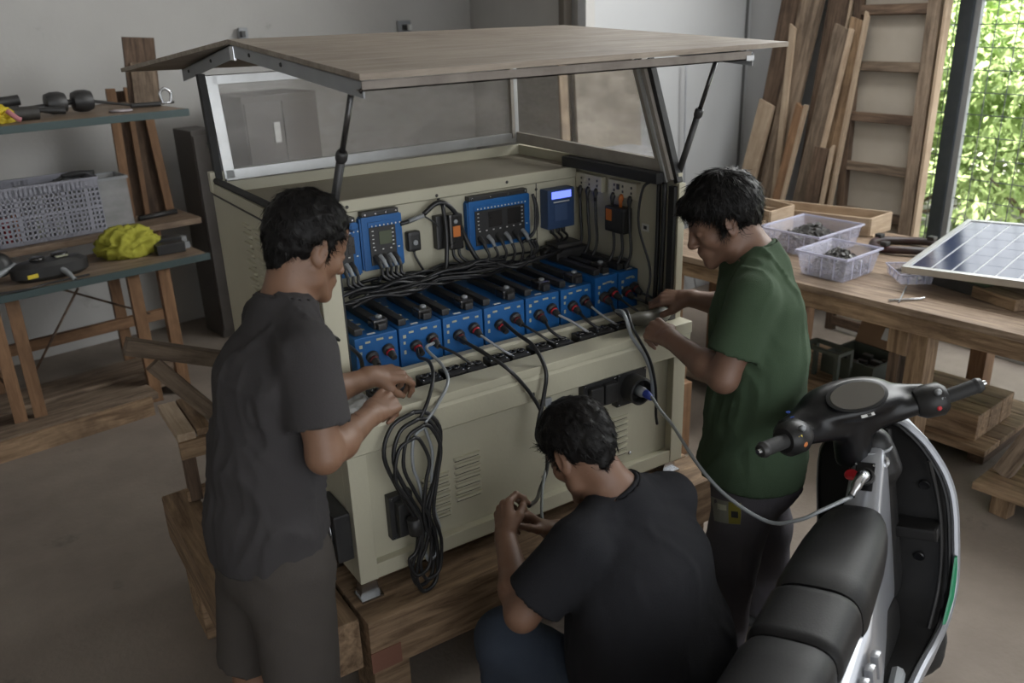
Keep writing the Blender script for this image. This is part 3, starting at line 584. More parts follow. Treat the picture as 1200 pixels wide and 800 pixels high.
# wooden trestle behind the left man
tr = thing('trestle', 'rough wooden trestle with a long arm board behind the left man', 'trestle', (-.25, .95, .37))
board('arm', (-.36, .98, .935), (-.03, .98, .80), .055, .045, 'wood_grey', tr, (0, 1, 0)); board('brace', (-.29, .96, .86), (-.05, .96, .52), .055, .03, 'wood_grey', tr, (0, 1, 0))
board('top', (-.245, .85, .615), (-.245, 1.15, .615), .06, .03, 'wood_pale', tr); board('rail', (-.275, .85, .57), (-.06, .85, .57), .065, .025, 'wood', tr, (0, 1, 0)); board('post', (-.25, .86, .375), (-.25, .86, .54), .04, .05, 'wood_dark', tr, (0, 1, 0)); board('rail', (-.28, .855, .395), (-.06, .855, .395), .04, .03, 'wood', tr, (0, 1, 0)); board('post', (-.07, .86, .375), (-.07, .86, .60), .04, .05, 'wood_dark', tr, (0, 1, 0))
board('top', (-.185, .85, .62), (-.185, 1.15, .62), .05, .025, 'wood', tr)
# ------------------------------------------------------------------ timber platform under the cabinet
def tb_(name, a, b, w, h, m, label, grp='timber platform under the cabinet'):
    return tag(board(name, a, b, w, h, m, bev=.006, jit=random.uniform(-.01, .01)), label, 'timber', grp)
t = thing('timber_beam', 'long heavy timber beam under the front edge of the cabinet', 'timber', (-.03, .04, .19))
board('beam', (-.03, -.015, .277), (1.36, -.015, .277), .17, .174, 'wood', t, bev=.005); board('beam', (-.03, .135, .277), (1.34, .135, .277), .122, .174, 'wood', t, bev=.005)
bx('iron_stain_patch', (-.032, -.103, .195), (.06, -.0995, .262), mat('rust_brown_patch', (.16, .07, .045), .7), t)
tb_('timber_beam', (-.10, -.06, .277), (-.10, .95, .277), .12, .17, 'wood', 'timber beam running back beside the left foot of the cabinet')
tb_('timber_beam', (-.292, .10, .277), (-.292, .97, .277), .112, .17, 'wood', 'outermost left timber beam of the platform, behind the left man')
tb_('timber_beam', (.02, .55, .277), (1.34, .55, .277), .2, .17, 'wood', 'timber beam across the middle of the platform')
tb_('timber_beam', (.02, .9, .277), (1.34, .9, .277), .16, .17, 'wood', 'timber beam under the back edge of the cabinet')
for a, b, w, lb in (((-.345, .66, .095), (-.245, .66, .095), .18, 'short timber block under the outermost left beam'), ((-.02, -.01, .095), (.09, -.01, .095), .14, 'timber block under the left end of the front beam'), ((1.18, 0, .095), (1.30, 0, .095), .16, 'timber block under the right end of the front beam'), ((-.16, .75, .095), (-.04, .75, .095), .16, 'timber block under the beam by the left foot'), ((1.1, .85, .095), (1.25, .85, .095), .16, 'timber block under the back right corner'), ((.0, .85, .095), (.12, .85, .095), .16, 'timber block under the back left corner')):
    tb_('timber_block', a, b, w, .189, 'wood', lb)

# ------------------------------------------------------------------ the cabinet
WC = 1.24
cab = thing('battery_cabinet', 'cream metal battery cabinet with open front and a raised plywood roof', 'cabinet', (WC / 2, .5, .364))
# lower front
for x in (0, WC - .055): bx('corner_post', (x, 0, .42), (x + .055, .05, .83), 'cream', cab, .003)
bx('bottom_rail', (.055, .002, .42), (WC - .055, .045, .468), 'cream', cab, .003)
bx('front_panel', (.055, .029, .468), (WC - .055, .04, .84), 'cream', cab)
bm = bmn(); prism(bm, [(0, -.012, .912), (0, -.018, .902), (0, -.012, .832), (0, -.006, .826), (0, .075, .826), (0, .075, .936), (0, .0, .936)], (WC, 0, 0)); obj('front_lip', bm, 'cream', cab)
bx('lip_strip', (.0, -.0165, .914), (WC, .073, .940), 'cream', cab, .003)
bx('lip_end_cap', (WC - .075, -.020, .905), (WC + .003, .08, .945), 'cream', cab, .003)
bx('socket_tray', (.03, .074, .895), (WC - .03, .176, .906), 'black', cab)
bm = bmn(); prism(bm, [(.03, .172, .885), (.03, .172, .944), (.03, .178, .952), (.03, .205, .952), (.03, .205, .885)], (WC - .06, 0, 0)); obj('tray_curb', bm, 'cream', cab)
bx('battery_floor', (.03, .20, .90), (WC - .02, .57, .935), 'cream', cab)
bx('underside', (.03, .05, .42), (WC - .03, .95, .44), 'cream', cab)
# sides
for nm, x0, x1 in (('side_panel', 0, .022), ('side_panel', WC - .018, WC)):
    bx(nm, (x0, .05, .44), (x1, .98, 1.43), 'cream', cab, .002)
bx('side_rail', (0, .05, .42), (.03, .98, .445), 'cream', cab, .002); bx('side_rail', (WC - .03, .05, .42), (WC, .98, .445), 'cream', cab, .002)
bx('front_flange', (-.003, .036, .83), (.052, .052, 1.43), 'cream', cab, .003)
bx('front_flange', (WC - .026, .036, .83), (WC + .002, .052, 1.40), 'cream', cab, .003)
bx('flange_seal', (.050, .040, .93), (.058, .055, 1.40), 'rubber', cab); bx('flange_seal', (WC - .040, .044, .93), (WC - .027, .07, 1.39), 'rubber', cab)
bx('top_band', (-.004, .06, 1.392), (0.0, .975, 1.396), 'gunk', cab)
bm = bmn(); tube(bm, [(.012, .97, 1.438), (.014, .5, 1.44), (.018, .06, 1.436)], .011, 8); obj('top_seal', bm, 'rubber', cab)
bm = bmn(); box(bm, (-.006, .955, 1.40), (.04, .985, 1.468), .003); obj('rear_corner', bm, 'cream', cab)
bx('inner_seal_bar', (WC - .075, .09, 1.395), (WC - .035, .60, 1.432), 'rubber', cab, .006)
# rear box with the mounting face
bx('mounting_panel', (.022, .572, .935), (WC - .018, .59, 1.352), 'cream', cab)
bx('shelf_lip', (.022, .563, 1.355), (WC - .035, .60, 1.392), 'cream', cab, .003)
bx('shelf_top', (.022, .566, 1.388), (WC - .02, .972, 1.394), 'cream_top', cab)
bx('back_panel', (.022, .965, .44), (WC - .018, .98, 1.43), 'cream', cab)
bx('panel_seam', (1.028, .5705, .94), (1.031, .5722, 1.352), 'gunk', cab)
for x, z in ((.30, 1.372), (.62, 1.365), (.63, 1.352), (1.029, 1.33), (1.029, 1.10), (.9, 1.374), (.44, 1.335)):
    bm = bmn(); lathe(bm, [(.0055, 0), (.0055, .002), (.003, .0035)], Matrix.Translation((x, .563 if z > 1.355 else .5718, z)) @ Matrix.Rotation(PI / 2, 4, 'X'), 10); obj('rivet', bm, 'gunk', cab)
# louvers: pressed slots with a raised hood
def louver_bm(L, h=.014, d=.0095):
    bm = bmn(); prof = [(0, 0), (-d, -.0008), (-d * 1.1, -h * .55), (-.0005, -h)]
    rows = []
    for s, k in ((0, .15), (.06, .85), (.94, 1.0), (1.0, .15)):
        rows.append([bm.verts.new((L * s, y * k, z * (1 if k > .5 else .8))) for y, z in prof])
    for a, b in zip(rows, rows[1:]):
        for i in range(3): bm.faces.new((a[i], a[i + 1], b[i + 1], b[i]))
    bm.faces.new(rows[0][::-1]); bm.faces.new(rows[-1]); return bm
lm = None
def louvers(x0, L, zt, n, dz, X0=None):
    me = bpy.data.meshes.new('louver'); b = louver_bm(L); b.normal_update(); b.to_mesh(me); b.free(); me.materials.append(M['cream'])
    me2 = bpy.data.meshes.new('louver_slot'); b = bmn(); box(b, (.004, -.0012, -.0160), (L - .004, -.0002, -.0140)); b.to_mesh(me2); b.free(); me2.materials.append(M['gunk'])
    for k in range(n):
        for nm, mm in (('louver', me), ('louver_slot', me2)):
            o = bpy.data.objects.new(nm, mm); C.objects.link(o); o.parent = cab; o.matrix_parent_inverse = base_of(cab).inverted()
            o.matrix_basis = (X0 or Matrix()) @ Matrix.Translation((x0, .0288, zt - k * dz)) if X0 is None else X0 @ Matrix.Translation((x0, 0, zt - k * dz))
louvers(.222, .097, .672, 7, .0225); louvers(.335, .092, .705, 7, .0225); louvers(.905, .105, .655, 7, .0225)
XL = Matrix.Rotation(-PI / 2, 4, 'Z')
louvers(-.66, .075, 1.355, 9, .029, Matrix.Translation((0, 0, 0)) @ XL); louvers(-.55, .075, 1.355, 9, .029, XL)
for x, z in ((.312, .532), (.215, .50), (.655, .532), (.70, .56), (1.02, .50)):
    bm = bmn(); lathe(bm, [(.006, 0), (.006, .003), (.003, .006)], Matrix.Translation((x, .0288, z)) @ Matrix.Rotation(PI / 2, 4, 'X'), 10); obj('bolt', bm, 'steel', cab)
bx('lock_tab', (.585, -.006, .845), (.60, -.019, .862), 'steel', cab, .002); bx('lock_tab', (.64, -.004, .80), (.665, -.016, .825), 'galv', cab, .003)
# feet
for x, y in ((.005, .0), (WC - .055, .02), (.005, .92), (WC - .055, .92)):
    bm = bmn(); prism(bm, [(x + .004, y + .006, .42), (x + .044, y + .006, .42), (x + .052, y + .006, .372), (x - .008, y + .006, .372)], (0, .04, 0)); box(bm, (x - .012, y - .012, .365), (x + .056, y + .05, .372)); obj('foot', bm, 'steel', cab)
# black panel sockets
def panel_sock(x0, x1, z0, z1, nm='panel_socket'):
    p = bx(nm, (x0, .0, z0), (x1, .0285, z1), 'black', cab, .003)
    for a in (x0 + .008, x1 - .008):
        for b in (z0 + .008, z1 - .008):
            bm = bmn(); lathe(bm, [(.004, 0), (.003, .003)], Matrix.Translation((a, 0, b)) @ Matrix.Rotation(PI / 2, 4, 'X'), 8); obj('screw', bm, 'steel', p)
    return p
p = panel_sock(.108, .182, .525, .665)
bx('socket_body', (.122, -.03, .545), (.17, .0, .65), 'black', p, .006)
for z in (.56, .60, .632): bx('red_plug', (.160, -.036, z - .012), (.176, -.028, z + .012), 'red', p, .003)
p = panel_sock(.80, .935, .728, .822)
bx('socket_body', (.815, -.022, .74), (.865, .0, .81), 'black', p, .006); bx('socket_body', (.872, -.022, .74), (.925, .0, .81), 'black', p, .006)
p = panel_sock(.937, 1.062, .705, .825)
bm = bmn(); X = Matrix.Translation((.998, -.0, .765)) @ Matrix.Rotation(PI / 2, 4, 'X'); lathe(bm, [(.047, -.002), (.047, .05), (.040, .052), (.038, .02), (.001, .02)], X, 24); obj('socket_ring', bm, 'black', p, math.radians(35))
bm = bmn(); lathe(bm, [(.018, .02), (.018, .055), (.013, .07)], X, 16); obj('inlet', bm, 'galv', p)
fan = bx('side_fan', (-.05, .02, .50), (-.002, .17, .65), 'black', cab, .006)
bm = bmn(); lathe(bm, [(.055, 0), (.06, .004), (.05, .006), (.045, .002)], Matrix.Translation((-.05, .095, .575)) @ Matrix.Rotation(-PI / 2, 4, 'Y'), 20); obj('fan_ring', bm, 'black_gloss', fan)
for k in range(7): wire('fan_wire', [(-.056, .04 + k * .018, .52), (-.056, .04 + k * .018, .63)], .0015, 'steel', fan, 0, 5)
# canopy frame
def bar(name, a, b, w, t_, m, par, up=(0, -1, 0)): return board(name, a, b, w, t_, m, par, up, bev=.002)
bar('canopy_rail', (.045, .962, 1.452), (WC - .02, .962, 1.462), .036, .024, 'alu', cab)
bar('canopy_rail', (.045, .962, 1.755), (WC - .02, .962, 1.755), .03, .024, 'alu', cab)
bar('canopy_post', (.058, .962, 1.44), (.045, .962, 1.77), .036, .024, 'alu', cab); bar('canopy_post_seal', (.022, .962, 1.44), (.015, .962, 1.775), .022, .03, 'rubber', cab)
bar('canopy_post', (1.205, .962, 1.46), (1.200, .962, 1.75), .016, .03, 'alu', cab); bar('canopy_post', (1.188, .955, 1.46), (1.183, .955, 1.75), .014, .02, 'alu_worn', cab)
bar('canopy_rail', (1.21, .955, 1.462), (1.21, .10, 1.448), .042, .02, 'alu_worn', cab, (-1, 0, 0))
bar('canopy_rail', (1.21, .955, 1.755), (1.21, .26, 1.765), .03, .02, 'alu_worn', cab, (-1, 0, 0))
bar('canopy_post', (1.213, .085, 1.40), (1.213, .243, 1.775), .052, .024, 'alu_worn', cab, (-1, 0, 0)); bar('canopy_post', (1.199, .082, 1.40), (1.199, .240, 1.775), .014, .008, 'alu', cab, (-1, 0, 0))
bar('canopy_post_seal', (1.226, .052, 1.40), (1.226, .204, 1.775), .018, .024, 'rubber', cab, (-1, 0, 0))
bm = bmn(); prism(bm, [(.06, .962, 1.462), (1.195, .962, 1.475), (1.19, .962, 1.745), (.055, .962, 1.745)], (0, .003, 0)); obj('pane', bm, 'pane', cab)
bm = bmn(); prism(bm, [(1.212, .95, 1.475), (1.212, .12, 1.462), (1.212, .235, 1.755), (1.212, .95, 1.75)], (.003, 0, 0)); obj('pane', bm, 'pane', cab)
# small strips of tape and scratches on the pane stay as print
# roof
RL, RR, YF, YR, YB = .035, 1.235, -.25, .655, 1.50
ZF, ZR, ZB = 1.806, 1.866, 1.752
roof = thing('plywood_roof', 'weathered plywood gable roof propped above the cabinet on struts', 'roof', (.64, YR, ZR))
bm = bmn(); prism(bm, [(RL - .005, YF, ZF - .004), (1.335, YF, ZF + .004), (1.225, YR, ZR), (RL - .005, YR, ZR)], (0, 0, .013)); obj('roof_sheet', bm, 'ply', roof)
bm = bmn(); prism(bm, [(RL - .005, YR + .002, ZR), (1.225, YR + .002, ZR), (1.235, YB, ZB), (-.125, YB, ZB + .02)], (0, 0, .013)); obj('roof_sheet', bm, 'ply', roof)
def angle(name, a, b, h, w, side=1):
    a = Vector(a); b = Vector(b); d = (b - a).normalized(); s = Vector((side * w, 0, 0)); dn = Vector((0, 0, -h))
    bm = bmn(); prism(bm, [a, b, b + dn, a + dn], (side * .003, 0, 0)); prism(bm, [a, b, b + s, a + s], (0, 0, -.003)); return obj(name, bm, 'galv', roof)
for x, sd in ((RL + .004, 1), (1.205, -1)):
    e1 = angle('edge_angle', (x, YR - .01, ZR - .001), (x, YF + .01, ZF - .005), .036, .03, sd); angle('edge_angle', (x, YR + .01, ZR - .001), (x, 1.30, ZB + .026), .040, .03, sd)
    bx('hinge', (x - .004, YR - .02, ZR - .045), (x + .004, YR + .02, ZR - .005), 'steel', roof, .002)
for y, z in ((YF + .02, ZF - .026), (.25, 1.82), (.5, 1.838), (.9, 1.815), (1.2, 1.775)):
    bm = bmn(); lathe(bm, [(.006, 0), (.004, .004)], Matrix.Translation((RL + .004, y, z)) @ Matrix.Rotation(-PI / 2, 4, 'Y'), 8); obj('bolt', bm, 'black', roof)
bm = bmn(); prism(bm, [(RL, YF + .004, ZF - .006), (1.19, YF + .004, ZF - .001), (1.19, YF + .004, ZF - .024), (RL, YF + .004, ZF - .026)], (0, .003, 0)); prism(bm, [(RL, YF + .004, ZF - .026), (1.19, YF + .004, ZF - .024), (1.19, YF + .034, ZF - .024), (RL, YF + .034, ZF - .026)], (0, 0, .003)); obj('front_angle', bm, mat('worn_brown_metal', (.20, .175, .15), .5, .2, c2=(.12, .10, .085), scale=16), roof)
bm = bmn(); prism(bm, [(1.17, YF + .002, ZF - .012), (1.20, YF + .002, ZF - .012), (1.20, YF + .002, ZF - .026), (1.17, YF + .002, ZF - .026)], (0, .012, 0)); obj('bracket', bm, 'steel', roof)
# gas struts
def strut(a, b, lb):
    a = Vector(a); b = Vector(b); t = thing('roof_strut', lb, 'strut', tuple(b)); L = lambda k: a.lerp(b, k)
    bm = bmn(); tube(bm, [L(.02), L(.40)], .0068, 10); obj('rod', bm, 'black_gloss', t); bm = bmn(); tube(bm, [L(.38), L(.985)], .0105, 10); obj('cylinder', bm, 'black', t)
    bm = bmn(); tube(bm, [L(.33), L(.345), L(.375), L(.39)], [.011, .014, .014, .011], 12); obj('clamp', bm, 'black', t)
    bm = bmn(); tube(bm, [L(0), L(.025)], .005, 8); obj('eyelet', bm, 'steel', t); bm = bmn(); tube(bm, [L(.98), L(1)], .006, 8); obj('eyelet', bm, 'steel', t)
strut((.045, -.165, 1.775), (.035, .07, 1.37), 'black telescopic strut holding up the left end of the roof')
strut((1.235, -.075, 1.778), (1.243, .105, 1.34), 'black telescopic strut holding up the right end of the roof')
# ------------------------------------------------------------------ batteries
XB = [.148, .289, .438, .586, .745, .886, 1.024, 1.128]; XE = [.287, .436, .584, .742, .882, 1.018, 1.126, 1.218]
YB0 = .236
M['red_dark'] = mat('dull_dark_red', (.10, .012, .015), .5)
def battery(k):
    x0, x1 = XB[k], XE[k]; w = x1 - x0; d0 = YB0 if k < 6 else YB0 - .01; z1 = 1.06 + (.018 if k >= 6 else 0)
    nm = ['at the left end of the row', 'second from the left end', 'third from the left end', 'fourth from the left end', 'fifth from the left, right of the row centre', 'sixth from the left', 'second from the right end', 'at the right end of the row'][k]
    t = thing('battery', 'blue box battery ' + nm + ' in the cabinet', 'battery', ((x0 + x1) / 2, (d0 + .56) / 2, .935), 0, 'blue batteries standing in a row in the cabinet')
    bx('case', (x0 + .002, d0, .936), (x1 - .002, .555, z1), 'blue', t, .004)
    bm = bmn()
    for a, b in ((x0 + .012, x0 + .038), (x1 - .05, x1 - .022)): box(bm, (a, d0 + .02, z1), (b, .52, z1 + .022), .006)
    obj('top_handle', bm, 'black', t)
    bx('top_block', (x1 - .058, d0 + .035, z1 + .001), (x1 - .012, d0 + .085, z1 + .03), 'black_gloss', t, .006)
    bm = bmn(); lathe(bm, [(.010, 0), (.010, .006), (.006, .009)], Matrix.Translation((x1 - .030, d0 + .06, z1 + .028)), 12); obj('terminal', bm, 'galv', t)
    bm = bmn()
    for q in range(5): box(bm, (x0 + .046 + random.uniform(0, .01), d0 + .06 + q * .05, z1), (x0 + .06 + random.uniform(0, .014), d0 + .072 + q * .05, z1 + .0012))
    obj('top_print', bm, 'ochre', t)['kind'] = 'stuff'; bx('white_label', (x0 + .05, d0 + .014, z1), (x0 + .074, d0 + .022, z1 + .0014), 'white', t)
    bm = bmn(); zc = .93 + (z1 - .93) / 2
    for q, (dx, dz, ww, hh) in enumerate(((.014, .038, .010, .010), (.014, .018, .007, .009), (.014, -.012, .007, .012), (.034, .048, .016, .006), (w * .5, .050, .022, .006), (w - .03, .046, .012, .006))):
        box(bm, (x0 + dx, d0 - .0012, zc + dz - hh / 2), (x0 + dx + ww, d0, zc + dz + hh / 2))
    obj('front_print', bm, 'ochre', t)['kind'] = 'stuff'
    for q, cxx in enumerate((x0 + w * .36, x0 + w * .74)):
        zz = zc + (.014 if q else .004)
        bm = bmn(); lathe(bm, [(.019, 0), (.019, .010), (.013, .014), (.012, .030), (.009, .046)], Matrix.Translation((cxx, d0, zz)) @ Matrix.Rotation(PI / 2 + .35, 4, 'X'), 14); c = obj('connector', bm, 'black', t, math.radians(40))
        bm = bmn(); lathe(bm, [(.0135, .016), (.0135, .024)], Matrix.Translation((cxx, d0, zz)) @ Matrix.Rotation(PI / 2 + .35, 4, 'X'), 14); obj('coloured_ring', bm, 'red' if (k + q) % 2 else 'red_dark', c)
        e = Vector((cxx, d0 - .04, zz - .014)); r2 = random.uniform(-.02, .03)
        if (k, q) not in ((3, 0), (0, 1), (1, 0)): wire('lead', [e, e + Vector((.01 + r2, -.04, -.02)), e + Vector((.05 + r2, -.075, -.055)), e + Vector((.11 + r2, -.06, -.085)), e + Vector((.13 + r2, -.03, -.075))], .0042 if q else .0052, 'cable' if q == 0 else ('cable_grey' if k in (2, 4, 5) else 'cable'), c)
for k in range(8): battery(k)
# ------------------------------------------------------------------ plug sockets in the tray of the ledge
def dock(x, y, rz, lb):
    t = thing('tray_connector', lb, 'connector', (x, y + .002, .906), rz, 'black connectors in the ledge tray')
    bx('body', (-.033, -.033, 0), (.033, .028, .031), 'black', t, .004, local=True)
    for a in (-.014, .014):
        bm = bmn(); lathe(bm, [(.013, .031), (.013, .037), (.009, .038), (.009, .033)], Matrix.Translation((a, .002, 0)), 12); obj('pin_ring', bm, 'black_gloss', t, local=True)
    bx('clip', (-.012, -.039, .008), (.012, -.0335, .026), 'black_gloss', t, .002, local=True)
    for a in (-.026, .026):
        bm = bmn(); lathe(bm, [(.004, .031), (.003, .034)], Matrix.Translation((a, -.022, 0)), 8); obj('screw', bm, 'steel', t, local=True)
    return t
for k, (x, y) in enumerate(((.165, .12), (.235, .125), (.325, .125), (.405, .13), (.475, .122), (.56, .128), (.635, .124), (.72, .126), (.80, .125), (.90, .125), (.975, .128), (1.05, .12))):
    dock(x, y, random.uniform(-.15, .15), ['leftmost', 'second from the left, by the left hands', 'third from the left', 'fourth from the left', 'fifth from the left', 'sixth from the left', 'seventh from the left', 'eighth from the left', 'fourth from the right', 'third from the right', 'second from the right', 'rightmost'][k] + ' black connector in the tray before the batteries')
# ------------------------------------------------------------------ charge controllers on the mounting face
YP = .572
def controller(x0, x1, z0, z1, lb, lcd, nplug):
    t = thing('charge_controller', lb, 'controller', ((x0 + x1) / 2, YP, z0))
    w = x1 - x0; bx('heat_sink', (x0, YP - .030, z0), (x1, YP, z1), 'blue', t, .003)
    for k in range(3):
        bx('fin', (x0 - .006, YP - .010 - k * .008, z0 + .004), (x0, YP - .006 - k * .008, z1 - .004), 'blue', t); bx('fin', (x1, YP - .010 - k * .008, z0 + .004), (x1 + .006, YP - .006 - k * .008, z1 - .004), 'blue', t)
    fp = bx('face_plate', (x0 + .022, YP - .036, z0 + .016), (x1 - .022, YP - .0305, z1 - .035), 'black', t, .002)
    bx('blue_band', (x0 + .02, YP - .034, z1 - .034), (x1 - .02, YP - .0305, z1 - .018), 'blue', t, .001); br = bx('mount_flange', (x0 + .004, YP - .03, z1), (x1 - .004, YP, z1 + .016), 'black', t, .003)
    for k in range(4):
        bm = bmn(); lathe(bm, [(.0045, 0), (.003, .003)], Matrix.Translation((x0 + .014 + k * (w - .028) / 3, YP - .03, z1 + .008)) @ Matrix.Rotation(PI / 2, 4, 'X'), 8); obj('screw', bm, 'steel', br)
    if lcd: bx('screen', (x0 + w * .40, YP - .038, z0 + .082), (x0 + w * .72, YP - .036, z0 + .125), 'lcd', fp)
    else:
        for a in (.30, .62): bx('screen', (x0 + w * a, YP - .038, z0 + .075), (x0 + w * (a + .22), YP - .036, z0 + .13), 'black_gloss', fp)
    bm = bmn()
    for k in range(int(w / .016)):
        box(bm, (x0 + .03 + k * .014, YP - .0372, z0 + .142), (x0 + .034 + k * .014, YP - .036, z0 + .147)); 
        if k % 2 == 0: box(bm, (x0 + .034 + k * .014, YP - .0372, z0 + .064), (x0 + .040 + k * .014, YP - .036, z0 + .068))
    for k in range(5): box(bm, (x0 + .03, YP - .0372, z0 + .075 + k * .013), (x0 + .036, YP - .036, z0 + .078 + k * .013)); box(bm, (x1 - .036, YP - .0372, z0 + .075 + k * .013), (x1 - .03, YP - .036, z0 + .078 + k * .013))
    obj('face_print', bm, 'white', fp)['kind'] = 'stuff'
    out = []
    for k in range(nplug):
        x = x0 + .034 + k * (w - .068) / max(1, nplug - 1)
        bm = bmn(); tube(bm, [(x, YP - .036, z0 + .045), (x + .004, YP - .056, z0 + .030), (x + .007, YP - .066, z0 + .012)], [.0085, .008, .0065], 10, 2); obj('plug', bm, 'galv' if k % 2 else 'black', t, math.radians(40)); out.append(Vector((x + .007, YP - .066, z0 + .012)))
    return out
P1 = controller(.215, .318, 1.152, 1.325, 'blue charge controller partly hidden by the left man face', False, 3)
P2 = controller(.334, .470, 1.160, 1.335, 'square blue charge controller with green screen left of the black plug', True, 5)
P3 = controller(.728, .975, 1.158, 1.330, 'wide blue controller with two dark screens in the middle of the panel', False, 6)
t = thing('charger_unit', 'dark blue charger with a lit display in the right corner of the panel', 'charger', (1.11, YP, 1.184))
bx('case', (1.045, YP - .05, 1.186), (1.165, YP, 1.33), 'blue_dark', t, .006); bx('display_window', (1.062, YP - .0525, 1.296), (1.148, YP - .0502, 1.322), 'gloss_led', t, .001); bx('front_label', (1.075, YP - .052, 1.215), (1.13, YP - .0502, 1.275), mat('blue_label', (.06, .10, .2), .4), t)
bx('print_strip', (1.07, YP - .052, 1.282), (1.14, YP - .0502, 1.286), 'white', t)
for k in range(3): bm = bmn(); tube(bm, [(1.08 + k * .025, YP - .025, 1.188), (1.08 + k * .025, YP - .026, 1.165)], .008, 8); obj('gland', bm, 'black', t)
t = thing('wall_plug_box', 'small black rounded plug beside the square controller', 'plug', (.517, YP, 1.19))
bm = bmn(); box(bm, (.494, YP - .03, 1.195), (.541, YP, 1.262), .010); obj('body', bm, 'black', t); bm = bmn(); lathe(bm, [(.010, 0), (.008, .003)], Matrix.Translation((.519, YP - .03, 1.225)) @ Matrix.Rotation(PI / 2, 4, 'X'), 14); obj('badge', bm, 'galv', t)
wire('cord', [(.518, YP - .015, 1.194), (.522, YP - .02, 1.17), (.545, YP - .03, 1.12), (.56, YP - .05, 1.085)], .004, 'cable', t)
t = thing('breaker_box', 'black isolator box with orange marking between the controllers', 'switch box', (.64, YP, 1.18))
bx('back_box', (.600, YP - .03, 1.185), (.648, YP, 1.300), 'black', t, .006); bx('front_box', (.640, YP - .05, 1.180), (.692, YP, 1.302), 'black_gloss', t, .008)
bx('orange_mark', (.652, YP - .0515, 1.225), (.680, YP - .0502, 1.262), 'orange', t); bm = bmn(); lathe(bm, [(.008, 0), (.006, .002)], Matrix.Translation((.664, YP - .05, 1.277)) @ Matrix.Rotation(PI / 2, 4, 'X'), 12); obj('blue_mark', bm, 'cable_grey', t)
# sockets on the right inner wall
XR = WC - .018
for k, (ya, yb) in enumerate(((.56, .41), (.375, .225))):
    t = thing('socket_outlet', ['cream double socket nearest the inner corner, on the right wall', 'cream double socket nearer the front, on the right wall'][k], 'socket', (XR, (ya + yb) / 2, 1.31))
    bx('plate', (XR - .022, yb, 1.318), (XR, ya, 1.374), 'cream_in', t, .004)
    bm = bmn()
    for q in range(3):
        for r_ in range(2): box(bm, (XR - .0232, yb + .022 + q * .045, 1.335 + r_ * .018), (XR - .0218, yb + .029 + q * .045, 1.343 + r_ * .018))
    obj('pin_hole', bm, 'black', t)['kind'] = 'stuff'
    bx('rocker', (XR - .026, ya - .062, 1.344), (XR - .0215, ya - .05, 1.362), 'black' if k else 'cream_in', t, .001)
    for q in range(3):
        y = yb + .03 + q * .045; bm = bmn(); tube(bm, [(XR - .018, y, 1.326), (XR - .026, y, 1.312), (XR - .026, y, 1.285)], [.009, .009, .006], 8, 2); obj('plug', bm, 'black' if q != 1 or k == 0 else 'orange', t)
        x2 = XR - .026; wire('cord', [(x2, y, 1.29), (x2 - .005, y - .01, 1.22), (x2 - .02, y - .035, 1.14), (x2 - .05, y - .04, 1.09)], .0055, 'cable', t)
t = thing('isolator', 'black connector block with orange print on the right inner wall', 'switch box', (XR, .315, 1.19))
bx('body', (XR - .045, .265, 1.195), (XR - .002, .365, 1.285), 'black', t, .008); bx('orange_print', (XR - .0465, .325, 1.235), (XR - .0452, .355, 1.275), 'orange', t)
bx('notice', (XR - .003, .18, 1.215), (XR - .0005, .215, 1.24), 'white', cab); bx('notice_mark', (XR - .0036, .19, 1.222), (XR - .003, .205, 1.234), 'black', cab)
t = thing('junction_block', 'black junction block in the back right corner behind the batteries', 'junction box', (1.12, .52, 1.10))
bx('body', (1.03, .45, 1.085), (1.18, .56, 1.125), 'black', t, .01); bx('lid', (1.05, .47, 1.125), (1.16, .55, 1.14), 'gunk', t, .006)
# loom
loom = thing('wiring_loom', 'tangle of black cables lying along the back of the batteries', 'cables', (.6, .5, 1.09))
rg = random.Random(5)
for k in range(15):
    x0 = rg.uniform(.10, .5); x1 = rg.uniform(.62, 1.15); n = 7; y0 = .44 + rg.uniform(-.03, .10)
    pts = [(x0 + (x1 - x0) * i / n, min(.555, max(.40, y0 + rg.uniform(-.035, .035))), 1.094 + rg.uniform(0, .034) + (.015 if k > 8 else 0)) for i in range(n + 1)]
    wire('cable', pts, rg.choice((.0045, .0055, .0065)), 'cable', loom, 5, 6)
for S, base in ((P1, .25), (P2, .37), (P3, .86)):
    for k, p in enumerate(S):
        e = Vector((p.x + (.14 if S is not P3 else -.09) + k * .012, .50 - .006 * k, 1.105)); mid = (p + e) / 2
        wire('cable', [p, p + Vector((.003, -.012, -.03)), Vector((mid.x, .48, mid.z - .035)), e], .0052, 'cable', loom, 6, 7)
bz = [(.470, .545, 1.295), (.50, .54, 1.30), (.555, .54, 1.315), (.60, .535, 1.345), (.635, .53, 1.34), (.672, .53, 1.30), (.70, .53, 1.22), (.74, .51, 1.13), (.78, .5, 1.105)]
wire('cable', bz[:2] + [(.545, .54, 1.31)], .0075, 'cable', loom); wire('pale_sleeve', [(.497, .536, 1.302), (.552, .536, 1.312)], .0075, 'galv', loom, 0); wire('cable', bz[2:], .0085, 'cable', loom)
wire('cable', [(.62, .525, 1.34), (.625, .52, 1.25), (.615, .51, 1.16), (.60, .5, 1.11)], .0075, 'cable', loom); wire('cable', [(.552, .536, 1.312), (.58, .53, 1.29), (.60, .53, 1.27)], .003, 'cable', loom)
for dx in (0, .022): wire('cable', [(.655 + dx, .535, 1.182), (.66 + dx, .53, 1.15), (.70 + dx, .51, 1.12), (.76 + dx, .49, 1.108)], .0055, 'cable', loom)
